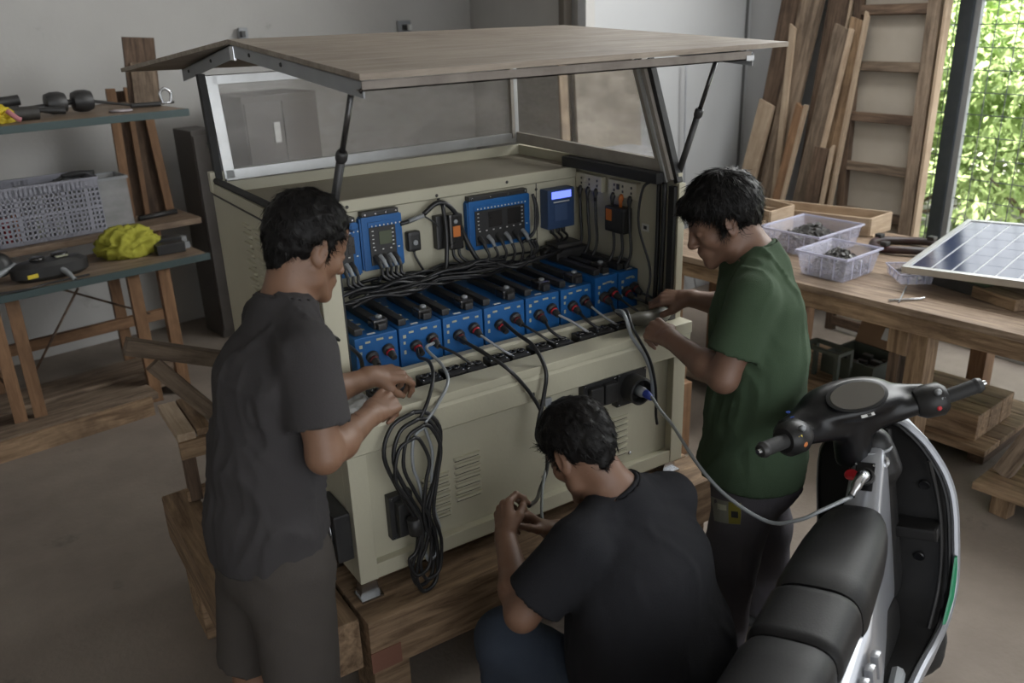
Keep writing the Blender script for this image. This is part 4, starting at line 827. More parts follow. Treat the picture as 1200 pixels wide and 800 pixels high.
for k in range(4): wire('cable', [(.935 + k * .016, .53, 1.158), (.985 + k * .012, .525, 1.19 + k * .02), (.992 + k * .006, .525, 1.28), (.985, .53, 1.325)][::1] if k < 2 else [(.93 + k * .014, .505, 1.17), (.95 + k * .01, .50, 1.13), (.90 + k * .01, .49, 1.105)], .0055, 'cable', loom)
for k in range(3): wire('cable', [(1.08 + k * .025, YP - .026, 1.168), (1.085 + k * .02, .52, 1.145), (1.06 - k * .03, .49, 1.115)], .005, 'cable', loom)
# vertical cables at the right front corner
t = thing('riser_cables', 'pair of thick black cables running down inside the right front corner', 'cables', (1.2, .09, 1.0))
for k, (x, y) in enumerate(((1.196, .085), (1.200, .115))): wire('cable', [(x, y, 1.40), (x, y, 1.2), (x - .002, y + .003, .98)], .008, 'cable', t)
wire('cable', [(1.19, .135, 1.40), (1.17, .16, 1.37), (1.165, .17, 1.25), (1.185, .13, 1.10), (1.16, .12, .99)], .0045, 'cable', t)
# ------------------------------------------------------------------ hanging leads
def coil():
    t = thing('cable_coil', 'hanging bundle of looped black and grey cable in front of the cabinet left side', 'cable coil', (.17, -.05, .36))
    specs = [(.168, .082, .925, .39, 'cable', .0062, 0), (.178, .068, .905, .37, 'cable', .0062, .006), (.190, .055, .885, .41, 'cable', .0055, .012), (.155, .050, .86, .44, 'cable', .0055, .018), (.200, .030, .87, .46, 'cable_silver', .005, -.004)]
    for cx, hw, zt, zb, m, r, dy in specs:
        w2 = .06 if m == 'cable' else .04; zm = .60
        pts = [(cx + .02, -.04 - dy, zt), (cx - hw * .6, -.045 - dy, zt - .02), (cx - hw, -.05 - dy, zt - .10), (cx - hw * .55, -.055 - dy, .70), (cx - .008 + dy, -.06 - dy, zm), (cx - .012, -.06 - dy, .52), (cx - w2 * .75 + .01, -.06 - dy, zb + .06), (cx - w2 * .3, -.06 - dy, zb), (cx + w2 * .45, -.055 - dy, zb + .012), (cx + w2 * .7, -.05 - dy, zb + .09), (cx + .035, -.055 - dy, .55), (cx + .022, -.055 - dy, .62), (cx + hw * .8, -.05 - dy, .72), (cx + hw * 1.15, -.045 - dy, zt - .08), (cx + hw * .75, -.04 - dy, zt - .015), (cx + .02, -.038 - dy, zt)]
        wire('loop', pts, r, m, t, 5)
    bm = bmn(); tube(bm, [(.150, -.065, .62), (.153, -.067, .57)], .020, 12); obj('tie_band', bm, 'black', t)
    wire('tail', [(.205, -.045, .905), (.24, -.03, .945), (.285, .02, .985), (.31, .09, 1.0), (.315, .16, .99), (.33, .20, 1.0)], .0055, 'cable', t); wire('tail', [(.215, -.05, .89), (.26, -.035, .92), (.325, .01, .96), (.345, .08, .985), (.34, .16, 1.01), (.385, .20, 1.005)], .0050, 'cable_silver', t)
coil()
tag(wire('battery_lead', [(.63, .19, 1.02), (.635, .12, 1.0), (.635, .03, .985), (.63, -.035, .93), (.615, -.045, .86), (.585, -.055, .78), (.575, -.06, .735), (.59, -.07, .715), (.62, -.07, .72)], .0065, 'cable'), 'thick black lead dropping over the ledge towards the crouching man', 'cable')
tag(wire('battery_lead', [(.46, .18, 1.01), (.47, .08, 1.0), (.50, -.02, .97), (.56, -.04, .89), (.60, -.05, .81), (.61, -.07, .74), (.585, -.10, .70), (.56, -.13, .66), (.50, -.18, .64), (.44, -.25, .665), (.38, -.30, .692)], .0060, 'cable'), 'black lead running from the tray down to the crouching man hands', 'cable')
tag(wire('grey_lead', [(.555, -.13, .66), (.50, -.19, .635), (.452, -.26, .60), (.455, -.30, .57)], .0045, 'cable_silver'), 'thin grey wire hanging beside the crouching man hands', 'cable')
tag(wire('silver_lead', [(.955, .03, 1.03), (.935, -.02, 1.045), (.918, -.06, 1.035), (.935, -.07, .975), (.985, -.075, .90), (1.02, -.07, .82), (1.03, -.07, .74)], .0062, 'cable_silver'), 'grey and black lead curving down from the hands of the man in green', 'cable')
tag(wire('black_lead', [(.985, .02, 1.03), (.95, -.03, 1.04), (.94, -.07, 1.0), (1.0, -.08, .89), (1.035, -.075, .78), (1.045, -.07, .68), (1.052, -.07, .64)], .005, 'cable'), 'black lead beside the grey one ending above the lower right vent', 'cable')
tag(wire('charging_cable', [(.998, -.045, .765), (.995, -.10, .765), (.968, -.164, .758), (.925, -.275, .752), (.815, -.475, .762), (.798, -.605, .724), (.832, -.72, .69), (.862, -.79, .72), (.905, -.825, .752), (.955, -.84, .765), (1.0, -.835, .758)], .0052, 'cable_silver'), 'grey charging cable running from the round cabinet socket to the scooter', 'cable')
t = thing('charge_plug', 'blue ended cable plug pushed into the round socket of the cabinet', 'plug', (.998, -.05, .765))
bm = bmn(); tube(bm, [(.998, -.035, .765), (.998, -.075, .765), (.996, -.10, .760)], [.013, .014, .009], 12); obj('body', bm, mat('blue_plug', (.02, .04, .25), .4), t)
tag(wire('side_lead', [(-.06, -.05, 1.235), (.0, .02, 1.175), (.06, .06, 1.12), (.115, .12, 1.055), (.14, .17, 1.0)], .006, 'cable'), 'black cable crossing the left flange behind the left man arm', 'cable')
t = thing('drill_body', 'dull metal power drill held under the hands of the man in green', 'power tool', (1.05, .0, .95))
bm = bmn(); tube(bm, [(1.00, .03, .992), (1.06, .015, .985), (1.14, .03, .975), (1.18, .05, .965)], [.016, .024, .028, .024], 12, 3); obj('body', bm, mat('grey_olive_metal', (.10, .095, .075), .5), t, math.radians(40)); bx('clamp', (1.185, .03, .945), (1.215, .06, .985), 'gunk', t, .004)
t = thing('white_bag', 'crumpled translucent plastic bag at the left end of the ledge', 'plastic bag', (.05, .0, .94))
from mathutils import noise as mn
bm = bmn(); bmesh.ops.create_icosphere(bm, subdivisions=4, radius=1)
for v in bm.verts:
    p = v.co.copy(); n = mn.noise(p * 2.2) + .5 * mn.noise(p * 6); v.co = Vector((.025 + p.x * .055 * (1 + .5 * n), -.005 + p.y * .03 * (1 + .4 * n), .972 + p.z * .032 * (1 + .5 * n)))
obj('film', bm, clear('milky_film', (.5, .5, .48), .6, .25), t, True)
# ------------------------------------------------------------------ work table on the right
TT = math.radians(6.3)
TU = Vector((math.cos(TT), math.sin(TT), 0)); TV = Vector((-math.sin(TT), math.cos(TT), 0))
TP = lambda d, s, z: Vector((2.40, 0, z)) + TU * d + TV * s       # d from the front edge to the wall, s along it
tbl = thing('work_table', 'long rough wooden work table along the mesh opening', 'table', tuple(TP(.55, -.2, 0)), TT)
for k in range(6): board('top_board', TP(.09 + k * .187, 1.45, .74), TP(.09 + k * .187, -1.7, .74), .184, .03, 'bench', tbl, bev=.003)
board('apron', TP(.035, 1.40, .685), TP(.035, -1.65, .685), .08, .03, 'wood', tbl, (1, 0, 0)); board('apron', TP(1.08, 1.40, .685), TP(1.08, -1.65, .685), .08, .03, 'wood', tbl, (1, 0, 0))
for d, s, m in ((.13, -.10, 'wood'), (1.06, 1.02, 'wood_warm'), (1.06, .0, 'wood_warm'), (.12, 1.25, 'wood_warm'), (.6, 1.3, 'wood_warm'), (.13, -1.5, 'wood'), (1.06, -1.5, 'wood')):
    board('leg', TP(d, s, .0), TP(d, s, .725), .085, .085, m, tbl, (1, 0, 0))
board('leg', TP(.10, -.02, .52), TP(.10, -.02, .72), .09, .06, 'wood', tbl, (1, 0, 0)); board('leg_pack', TP(.13, .0, .0), TP(.13, .0, .60), .05, .06, 'wood_dark', tbl, (1, 0, 0))
board('brace', TP(.10, -.50, .13), TP(.14, -.72, .70), .07, .045, 'wood_grey', tbl, (1, 0, 0))
board('stretcher', TP(1.05, 1.4, .30), TP(1.05, .02, .30), .06, .03, 'wood', tbl, (1, 0, 0))
# low racks under the table
rk = thing('low_rack', 'low wooden platform under the table carrying short beams', 'rack', tuple(TP(.6, .1, 0)), TT)
for k in range(4): board('slat', TP(.33 + k * .16, 1.2, .105), TP(.33 + k * .16, -.37, .105), .155, .028, 'wood', rk)
for s in (-.30, .5, 1.1):
    board('bearer', TP(.36, s, .045), TP(.92, s, .045), .07, .09, 'wood_dark', rk)
for k in range(3):
    o = board('short_beam', TP(.375 + k * .125, .10, .18), TP(.375 + k * .125, -.30, .18), .12, .12, 'wood', None, bev=.005); tag(o, ['front', 'middle', 'rear'][k] + ' one of three short beams side by side on the low rack', 'beam', 'short beams on the low rack')
rk2 = thing('low_rack', 'nearer low wooden platform at the right edge, on a small foot', 'rack', tuple(TP(.2, -.8, 0)), TT)
for k in range(3): board('slat', TP(.02 + k * .15, -.45, .115), TP(.02 + k * .15, -1.5, .115), .145, .03, 'wood', rk2)
board('foot', TP(.02, -.55, .0), TP(.02, -.55, .1), .07, .06, 'wood', rk2, (1, 0, 0)); board('foot', TP(.3, -.6, .0), TP(.3, -.6, .1), .07, .06, 'wood_dark', rk2, (1, 0, 0)); board('foot', TP(.1, -1.4, .0), TP(.1, -1.4, .1), .07, .06, 'wood', rk2, (1, 0, 0))
tag(board('loose_board', TP(.27, -.56, .15), TP(.27, -1.4, .15), .16, .04, 'wood'), 'loose board lying on the nearer low platform', 'board')
tag(board('long_plank', TP(.2, 1.9, .11), TP(.12, .35, .11), .22, .06, 'wood_grey', None, bev=.004), 'wide plank lying on the floor behind the man in green', 'plank')
tag(board('dark_block', TP(.35, 1.9, .12), TP(.30, 1.55, .12), .2, .24, 'wood_dark', None, bev=.01), 'dark wooden block on the floor behind the man in green', 'block')
tb2 = thing('floor_timber', 'brown timber block standing behind the cabinet right corner', 'block', (1.75, .75, 0)); board('block', (1.78, .62, 0), (1.78, .62, .36), .13, .13, 'wood_warm', tb2, (1, 0, 0)); board('block', (1.86, .72, .05), (2.05, .85, .42), .10, .05, 'wood_warm', tb2, (0, 0, 1))
# open dark box with cardboard flap
t = thing('open_box', 'dark green open box with a raised brown cardboard flap under the table', 'box', (2.98, .47, .12))
X = Matrix.Translation((2.86, .33, .125))
for a, b in (((0, 0, 0), (.012, .30, .11)), ((.25, 0, 0), (.262, .30, .11)), ((.012, 0, 0), (.25, .012, .11)), ((.012, .288, 0), (.25, .30, .11)), ((.012, .012, 0), (.25, .288, .01))): bx('box_wall', a, b, 'green_box', t, X=X)
bm = bmn(); prism(bm, [(.262, .0, .09), (.262, .30, .09), (.36, .31, .27), (.36, .0, .25)], (.008, 0, 0)); obj('flap', bm, 'cardboard', t, X=X); bm = bmn(); prism(bm, [(.292, .10, .15), (.292, .16, .15), (.322, .16, .205), (.322, .10, .205)], (-.006, 0, 0)); obj('flap_label', bm, 'white', t, X=X)
bm = bmn()
for k in range(12): box(bm, (.03 + .04 * (k % 5), .04 + .08 * (k // 5), .01), (.06 + .04 * (k % 5), .09 + .08 * (k // 5), .06 + .02 * (k % 3)), .004)
obj('oddments', bm, 'gunk', t, X=X)['kind'] = 'stuff'
tf = thing('dark_stand', 'small dark green metal stand left of the open box under the table', 'stand', (2.78, .52, .12))
for a in ((0, 0), (.1, 0), (0, .2), (.1, .2)): bx('leg', (2.70 + a[0], .42 + a[1], .12), (2.72 + a[0], .44 + a[1], .30), 'green_box', tf)
for a, b in (((2.70, .42), (2.82, .44)), ((2.70, .62), (2.82, .64)), ((2.70, .44), (2.72, .62)), ((2.80, .44), (2.82, .62))): bx('top_bar', (*a, .30), (*b, .318), 'green_box', tf)
# ------------------------------------------------------------------ tubs of fittings
def tub(o, sx, sy, sz, rz, label, fill, seed, taper=.02, wall=.003, sizes=(.010, .02), m='tub'):
    t = thing('plastic_tub', label, 'tub', tuple(o), rz); X = Matrix.Translation(o) @ Matrix.Rotation(rz, 4, 'Z')
    def ring(z, g): return [Vector((g, g, z)), Vector((sx - g, g, z)), Vector((sx - g, sy - g, z)), Vector((g, sy - g, z))]
    bm = bmn(); a = ring(0, taper); b = ring(sz, 0); c = ring(sz, wall); d = ring(wall, taper + wall)
    for p, q in ((a, b), (c, d)):
        vp = [bm.verts.new(v) for v in p]; vq = [bm.verts.new(v) for v in q]
        for k in range(4): bm.faces.new((vp[k], vp[(k + 1) % 4], vq[(k + 1) % 4], vq[k]))
        if p is a: bm.faces.new(vp[::-1])
        else: bm.faces.new(vq)
    obj('tub_wall', bm, m, t, X=X)
    bm = bmn(); r_ = .008 if sz > .05 else .004
    for p, q in ((( -r_, -r_), (sx + r_, 0)), ((-r_, sy), (sx + r_, sy + r_)), ((-r_, 0), (0, sy)), ((sx, 0), (sx + r_, sy))): box(bm, (p[0], p[1], sz - r_), (q[0], q[1], sz + .002), .002)
    for k in range(1, 4): box(bm, (sx * k / 4 - .003, -.001 + taper * .5, sz * .1), (sx * k / 4 + .003, .002 + taper * .3, sz - r_)); box(bm, (taper * .5 - .002, sy * k / 4 - .003, sz * .1), (taper * .3 + .001, sy * k / 4 + .003, sz - r_))
    obj('rim', bm, clear('tub_rim', (.55, .55, .68), .55, .2) if m == 'tub' else m, t, X=X)
    rg = random.Random(seed); bm = bmn()
    for k in range(fill):
        x = rg.gauss(sx * .52, sx * .2); y = rg.gauss(sy * .5, sy * .2); x = min(max(x, taper + .02), sx - taper - .02); y = min(max(y, taper + .02), sy - taper - .02)
        h = sz * .85 * math.exp(-((x / sx - .52) ** 2 + (y / sy - .5) ** 2) * 7); z = wall + .008 + h * (rg.random() ** .35)
        s = rg.uniform(*sizes); Y = Matrix.Translation((x, y, z)) @ Euler((rg.uniform(0, 6), rg.uniform(0, 6), rg.uniform(0, 6))).to_matrix().to_4x4()
        r0 = bmesh.ops.create_cone(bm, cap_ends=True, segments=6, radius1=s * .5, radius2=s * .35, depth=s * 1.7, matrix=Y)
        if rg.random() < .025:
            for f in {f for v in r0['verts'] for f in v.link_faces}: f.material_index = 1
    fo = obj('fittings', bm, ['gunk', 'white'], None, X=X); fo['kind'] = 'stuff'; tag(fo, 'heap of small dark fittings inside the ' + label.split(',')[0], 'fittings'); return t
tub(Vector((2.47, .275, .757)), .285, .25, .115, TT - .02, 'clear tub nearest the man in green, full of small black fittings', 1100, 3)
tub(Vector((2.70, .60, .757)), .39, .34, .115, TT - .02, 'farther clear tub behind the first, with mixed dark parts', 420, 4, sizes=(.014, .03))
tub(Vector((2.655, .125, .757)), .14, .20, .045, TT - .78, 'small narrow clear tray beside the black ring tool', 50, 5, .006, .002, (.006, .012))
for k, (a, b, h, m, lb) in enumerate((((.78, 1.45), (.95, .62), .10, 'cardboard', 'long brown cardboard tray edge behind the tubs'), ((.50, 1.42), (.52, 1.02), .09, 'wood_pale', 'pale wooden drawer side left of the cardboard tray'), ((.72, 1.45), (.60, 1.0), .14, 'cardboard', 'taller brown box wall behind the clear tubs'))):
    t = thing('shallow_box', lb, 'box', tuple(TP(a[0], a[1], .755))); A = TP(a[0], a[1], .757 + h / 2); B = TP(b[0], b[1], .757 + h / 2); mm = m if m != 'cardboard' else 'wood_pale'
    nrm = (B - A).cross(Vector((0, 0, 1))).normalized()
    board('side', A, B, h, .012, mm, t, nrm); board('side', A + TU * .22, B + TU * .22, h, .012, mm, t, nrm); board('end', B, B + TU * .22, h, .012, mm, t, TV); board('bottom', A + TU * .11 - Vector((0, 0, h / 2 - .004)), B + TU * .11 - Vector((0, 0, h / 2 - .004)), .21, .008, mm, t)
# black ring tool
t = thing('ring_clamp', 'black and dark red oval clamp lying on the table', 'clamp', tuple(TP(.72, .42, .757)), TT)
bm = bmn(); cc = Vector((3.19, .455, .757)); tube(bm, [cc + Vector((.15 * math.cos(a), .115 * math.sin(a) , .022 + .004 * math.sin(3 * a))) for a in [2 * PI * k / 26 for k in range(27)]], .020, 8, 0, mi=0); obj('ring', bm, mat('dark_red_brown', (.05, .018, .018), .4, c2=(.02, .02, .02), scale=5), t, X=Matrix.Translation(cc) @ Matrix.Rotation(-.9, 4, 'Z') @ Matrix.Translation(-cc))
for a in (.6, 2.4, 4.0): p = cc + Matrix.Rotation(-.9, 3, 'Z') @ Vector((.155 * math.cos(a), .115 * math.sin(a), .045)); bx('lug', tuple(p - Vector((.018, .018, .006))), tuple(p + Vector((.018, .018, .014))), 'black', t, .005)
q = TP(.58, .63, .757); t = thing('black_fitting', 'small black fitting between the far tub and the ring clamp', 'fitting', tuple(q)); bx('body', tuple(q), tuple(q + Vector((.09, .05, .03))), 'black', t, .008); bm = bmn(); tube(bm, [q + Vector((.02, .025, .015)), q + Vector((-.03, .03, .015))], .012, 8); obj('spout', bm, 'black', t)
# solar panel
sp = thing('solar_panel', 'framed solar panel tilted on blocks at the right end of the table', 'solar panel', (2.95, -.1, .80))
A = Vector((2.612, .104, .853)); B = Vector((3.30, .22, .935)); D = Vector((2.43, -.55, .855))
ex = (B - A); ey = (D - A); Lx = ex.length; ux = ex.normalized(); uz = ux.cross(-ey).normalized(); uy = uz.cross(ux); Ly = 1.15
XS = Matrix.Translation(A) @ Matrix((ux, -uy, -uz)).transposed().to_4x4()
if (XS.to_3x3() @ Vector((0, 0, 1))).z < 0: XS = XS @ Matrix.Diagonal((1, 1, -1, 1))
bm = bmn(); fw = .022
for a, b in (((0, 0), (Lx, fw)), ((0, Ly - fw), (Lx, Ly)), ((0, fw), (fw, Ly - fw)), ((Lx - fw, fw), (Lx, Ly - fw))): box(bm, (*a, -.028), (*b, .003), .0015)
obj('frame', bm, 'alu', sp, X=XS)
bm = bmn(); box(bm, (fw, fw, -.012), (Lx - fw, Ly - fw, -.002)); obj('backsheet', bm, mat('white_backsheet', (.36, .37, .40), .3), sp, X=XS)
M['cell'] = mat('solar_cell', (.014, .022, .055), .16, c2=(.022, .032, .07), scale=9, coat=.4)
ncx, ncy = 6, 13; cwx = (Lx - 2 * fw - .012) / ncx; cwy = (Ly - 2 * fw - .012) / ncy
me = bpy.data.meshes.new('solar_cell'); b = bmn(); g = .0012
prism(b, [(g, .0045, 0), (cwx - g, .0045, 0), (cwx - g, cwy - .0045, 0), (g, cwy - .0045, 0)], (0, 0, .0012)); b.to_mesh(me); b.free(); me.materials.append(M['cell'])
for i in range(ncx):
    for j in range(ncy):
        o = bpy.data.objects.new('solar_cell', me); C.objects.link(o); o.parent = sp; o.matrix_parent_inverse = base_of(sp).inverted(); o.matrix_basis = XS @ Matrix.Translation((fw + .006 + i * cwx, fw + .006 + j * cwy, -.002))
tag(board('black_bar', TP(.42, .05, .781), TP(.35, -.24, .781), .07, .05, 'black', None, bev=.006), 'black box section under the near corner of the solar panel', 'bar')
tag(board('support_block', TP(.36, -.20, .780), TP(.28, -.40, .780), .09, .048, 'wood', None, bev=.004), 'brown wooden block propping the near edge of the solar panel', 'block')
t = tag(board('support_block', TP(.75, -.1, .80), TP(.75, -.7, .80), .1, .09, 'wood', None, bev=.004), 'long wooden packer under the middle of the solar panel', 'block')
tag(wire('steel_rod', [TP(.02, .02, .762), TP(.13, -.06, .762), TP(.14, -.075, .768)], .005, 'steel', None, 0), 'thin steel rod lying near the front edge of the table', 'rod')
tag(wire('steel_rod', [TP(.03, -.02, .762), TP(.25, .06, .762)], .003, 'galv', None, 0), 'second thinner rod crossing the table behind the first', 'rod')
# ------------------------------------------------------------------ electric scooter, leaning on its side stand, bars turned left
_h = math.radians(21.563); _l = math.radians(9.58); SK = 0.9407
XSC = Matrix.Translation((1.06673, -.92273, 0)) @ Matrix.Scale(SK, 4) @ Matrix.Rotation(_h, 4, 'Z') @ Matrix(((1, 0, 0, 0), (0, math.cos(_l), math.sin(_l), 0), (0, -math.sin(_l), math.cos(_l), 0), (0, 0, 0, 1)))
XST = XSC @ Matrix.Translation((.12, 0, 0)) @ Matrix.Rotation(math.radians(49), 4, 'Z')
sc = thing('electric_scooter', 'black and silver electric scooter on its stand with a charging plug in it', 'scooter', (1.0, -.95, 0), _h)
M['seatm'] = mat('black_seat_vinyl', (.008, .008, .009), .50, c2=(.013, .0125, .013), scale=4, bump=.06, bscale=240, spec=.24)
M['silver'] = mat('silver_paint', (.36, .37, .40), .28, .45, coat=.3)
M['scblack'] = mat('satin_black_plastic', (.009, .009, .010), .42, c2=(.024, .023, .022), scale=8, contrast=.9, bump=.03, bscale=300, spec=.32)
M['scgloss'] = mat('gloss_black_panel', (.007, .007, .008), .33, coat=.0, spec=.32)
M['green_mark'] = mat('green_sticker', (.01, .22, .10), .4)
def loft(rings, close=True, caps=True):
    bm = bmn(); R = [[bm.verts.new(p) for p in r] for r in rings]; n = len(R[0])
    for a, b in zip(R, R[1:]):
        for k in range(n if close else n - 1): f = bm.faces.new((a[k], a[(k + 1) % n], b[(k + 1) % n], b[k])); f.smooth = True
    if caps: bm.faces.new(R[0][::-1]); bm.faces.new(R[-1])
    bmesh.ops.recalc_face_normals(bm, faces=bm.faces[:]); return bm
def sec(s, tc, hw, zt, zb, p=3.2, n=28, pb=None):
    o = []
    for k in range(n):
        a = 2 * PI * k / n; c, d = math.cos(a), math.sin(a); e = 2 / p
        o.append((s, tc + hw * math.copysign(abs(c) ** e, c), (zt + zb) / 2 + (zt - zb) / 2 * math.copysign(abs(d) ** e, d)))
    return o
def spart(name, bm, m, par=None, X=XSC, smooth=math.radians(40)): return obj(name, bm, m, par or sc, smooth, X=X)
# seat in three pads
def interp(tab, x):
    for (a, *va), (b, *vb) in zip(tab, tab[1:]):
        if a >= x >= b: t = (a - x) / (a - b); return [p + (q - p) * t for p, q in zip(va, vb)]
    return list(tab[-1][1:]) if x < tab[-1][0] else list(tab[0][1:])
ST = [(.03, -.025, .03, .755, .715), (.015, -.027, .052, .765, .695), (-.02, -.03, .072, .775, .675), (-.08, -.032, .088, .782, .665), (-.2, -.035, .100, .785, .655), (-.40, -.04, .106, .785, .65), (-.62, -.045, .104, .782, .655), (-1.2, -.045, .100, .79, .66)]
for a, b, ex in ((.03, -.418, .003), (-.424, -.62, 0), (-.626, -1.2, 0)):
    N = 14; rings = []
    for k in range(N + 1):
        s = a + (b - a) * k / N; tc, hw, zt, zb = interp(ST, s); e = min(k, N - k) / N
        if e == 0: hw -= .006; zt -= .008
        rings.append(sec(s, tc, hw + ex, zt + ex, zb - (.03 * (k / N) ** 3 if ex else 0), 3.0))
    spart('seat_pad', loft(rings), 'seatm')
# silver body: charging nose rising before the seat, flanks under it
BT = [(.155, -.033, .040, .875, .40), (.14, -.033, .045, .885, .38), (.10, -.033, .046, .865, .36), (.03, -.033, .050, .79, .36), (-.05, -.035, .062, .72, .36), (-.2, -.037, .088, .685, .36), (-.4, -.04, .118, .675, .36), (-.7, -.045, .135, .68, .38), (-1.15, -.045, .13, .70, .42)]
rings = [sec(s, tc, hw, zt, zb, 7) for s, tc, hw, zt, zb in BT]; spart('body_shell', loft(rings), 'silver')
rings = [sec(s, -.04, hw, zt, zb, 5) for s, hw, zt, zb in ((.13, .05, .42, .28), (-.2, .055, .50, .28), (-.45, .09, .56, .28), (-1.1, .14, .58, .30))]; spart('belly', loft(rings), 'scblack')
bm = bmn(); 
for s0 in (-.47, -.52, -.57): box(bm, (s0, -.186, .60), (s0 + .03, -.165, .66), .008)
spart('side_lug', bm, 'silver')
# socket on the nose: the top slopes back towards the seat
XN = XSC @ Matrix.Translation((.068, -.033, .829)) @ Matrix.Rotation(math.radians(-47), 4, 'Y')
bm = bmn(); box(bm, (-.042, -.025, -.002), (.038, .025, .006), .006); so = spart('socket_recess', bm, 'scgloss', X=XN, smooth=None)
bm = bmn(); lathe(bm, [(.024, .004), (.024, .016), (.019, .018), (.017, .008)], Matrix.Translation((-.004, -.006, 0)), 18); spart('socket_ring', bm, 'black', so, XN)
for a, b in ((-.034, .024), (.03, .024), (.03, -.022)): bm = bmn(); lathe(bm, [(.004, .006), (.003, .009)], Matrix.Translation((a, b, 0)), 8); spart('screw', bm, 'steel', so, XN)
bm = bmn(); lathe(bm, [(.017, .0), (.019, .006), (.015, .012)], Matrix.Translation((-.008, .030, .014)) @ Matrix.Rotation(.5, 4, 'Y'), 16); spart('red_cap', bm, 'red', so, XN)
t = thing('scooter_plug', 'silver round plug pushed into the scooter socket', 'plug', tuple(XN @ Vector((0, 0, .02))))
bm = bmn(); a = XN @ Vector((-.004, -.006, .012)); tube(bm, [a, a + Vector((-.022, -.006, .010)), a + Vector((-.050, -.014, .008)), a + Vector((-.085, -.022, -.016))], [.015, .016, .014, .009], 12, 3); obj('plug_body', bm, 'steel', t, math.radians(40))
# leg shield and floor
SH = [(.285, .895, .03, -.07), (.287, .875, .075, -.098), (.29, .84, .115, -.128), (.29, .795, .143, -.156), (.287, .745, .153, -.180), (.28, .69, .157, -.196), (.27, .63, .158, -.203), (.258, .57, .158, -.205), (.245, .51, .158, -.206), (.232, .455, .157, -.205), (.215, .405, .155, -.200), (.188, .36, .15, -.192), (.145, .325, .15, -.182), (.08, .305, .148, -.170), (.0, .297, .145, -.158), (-.12, .292, .14, -.148), (-.3, .29, .13, -.14)]
def sheet(off, grow, th, tab=SH):
    top = []; 
    for i, (s, z, l, r) in enumerate(tab):
        a = tab[max(0, i - 1)]; b = tab[min(len(tab) - 1, i + 1)]; d = Vector((b[0] - a[0], 0, b[1] - a[1])).normalized(); nrm = Vector((d.z, 0, -d.x)) * -1   # towards the rider
        if nrm.x > 0: nrm = -nrm
        z2 = z + (grow if i == 0 else 0); p = Vector((s, 0, z2)) + nrm * off; q = p - nrm * th; L, R = l + grow, r - grow
        n = 12; up = [(p.x + .010 * abs(2 * k / n - 1) ** 4 * -1, L + (R - L) * k / n, p.z) for k in range(n + 1)]; dn = [(q.x, L + (R - L) * k / n, q.z) for k in range(n, -1, -1)]
        top.append(up + dn)
    return loft(top)
spart('leg_shield', sheet(0, 0, .012), 'scblack'); spart('front_shell', sheet(-.013, .014, .028), 'silver')
def edge_pts(side, off, g, i0=0, i1=None):
    return [Vector((s - off, (l if side > 0 else r) + g * side, z + (.003 if i == 0 else 0))) for i, (s, z, l, r) in enumerate(SH[i0:i1])]
bm = bmn(); tube(bm, [Vector((SH[0][0] - .004, -.02, .898))] + edge_pts(-1, .004, .0), .007, 8, 3); spart('inner_trim', bm, 'scgloss'); bm = bmn(); tube(bm, edge_pts(1, .004, .0), .007, 8, 3); spart('inner_trim', bm, 'scgloss')
bm = bmn(); tube(bm, [Vector((SH[0][0] + .01, -.01, .91))] + edge_pts(-1, -.010, .014), .0125, 8, 3); spart('silver_rim', bm, 'silver')
bm = bmn(); prism(bm, [(.20, -.216, .40), (.235, -.222, .47), (.238, -.222, .52), (.225, -.222, .52), (.19, -.212, .42), (.15, -.198, .345), (.16, -.2, .335)], (.004, -.005, 0)); spart('green_sticker', bm, 'green_mark', smooth=None)
bm = bmn(); box(bm, (.195, -.185, .578), (.272, -.055, .615), .008); spart('glove_shelf', bm, 'scblack', smooth=None)
bm = bmn(); tube(bm, [(.262, -.055, .89), (.25, -.062, .75), (.24, -.062, .61)], .008, 8, 3); tube(bm, [(.26, -.16, .80), (.262, -.176, .70), (.25, -.185, .62), (.23, -.187, .52), (.20, -.18, .42), (.13, -.165, .335)], .006, 8, 3); spart('moulded_rib', bm, 'scblack')
for s, t_, z in ((.277, -.140, .715), (.237, -.125, .50)):
    bm = bmn(); lathe(bm, [(.016, 0), (.013, .003), (.006, .002)], Matrix.Translation((s, t_, z)) @ Matrix.Rotation(-PI / 2 - .15, 4, 'Y'), 16); spart('blank_cap', bm, 'scgloss')
# steering column, key lock
F0 = Field((.08, -.14, .30), (.32, .10, .95), .006)
F0.add(ecap((.235, -.03, .35), (.195, -.025, .84), (0, 1, 0), .050, .05, .055, .055), .01).add(ecap((.195, -.03, .80), (.185, -.025, .875), (0, 1, 0), .072, .055, .056, .05), .02)
spart_ = np_mesh('column_cover', *F0.mesh()); o = obj_me('column_cover', spart_, 'scblack', sc, X=XSC)
bm = bmn(); lathe(bm, [(.016, 0), (.018, .006), (.010, .009), (.009, .003)], Matrix.Translation((.135, -.068, .845)) @ Matrix.Rotation(-PI / 2 + .5, 4, 'Y'), 16); kl = spart('key_lock', bm, 'steel')
bm = bmn(); lathe(bm, [(.062, 0), (.064, .004), (.062, .008)], Matrix.Translation((.175, -.02, .868)), 28); spart('neck_ring', bm, 'galv')
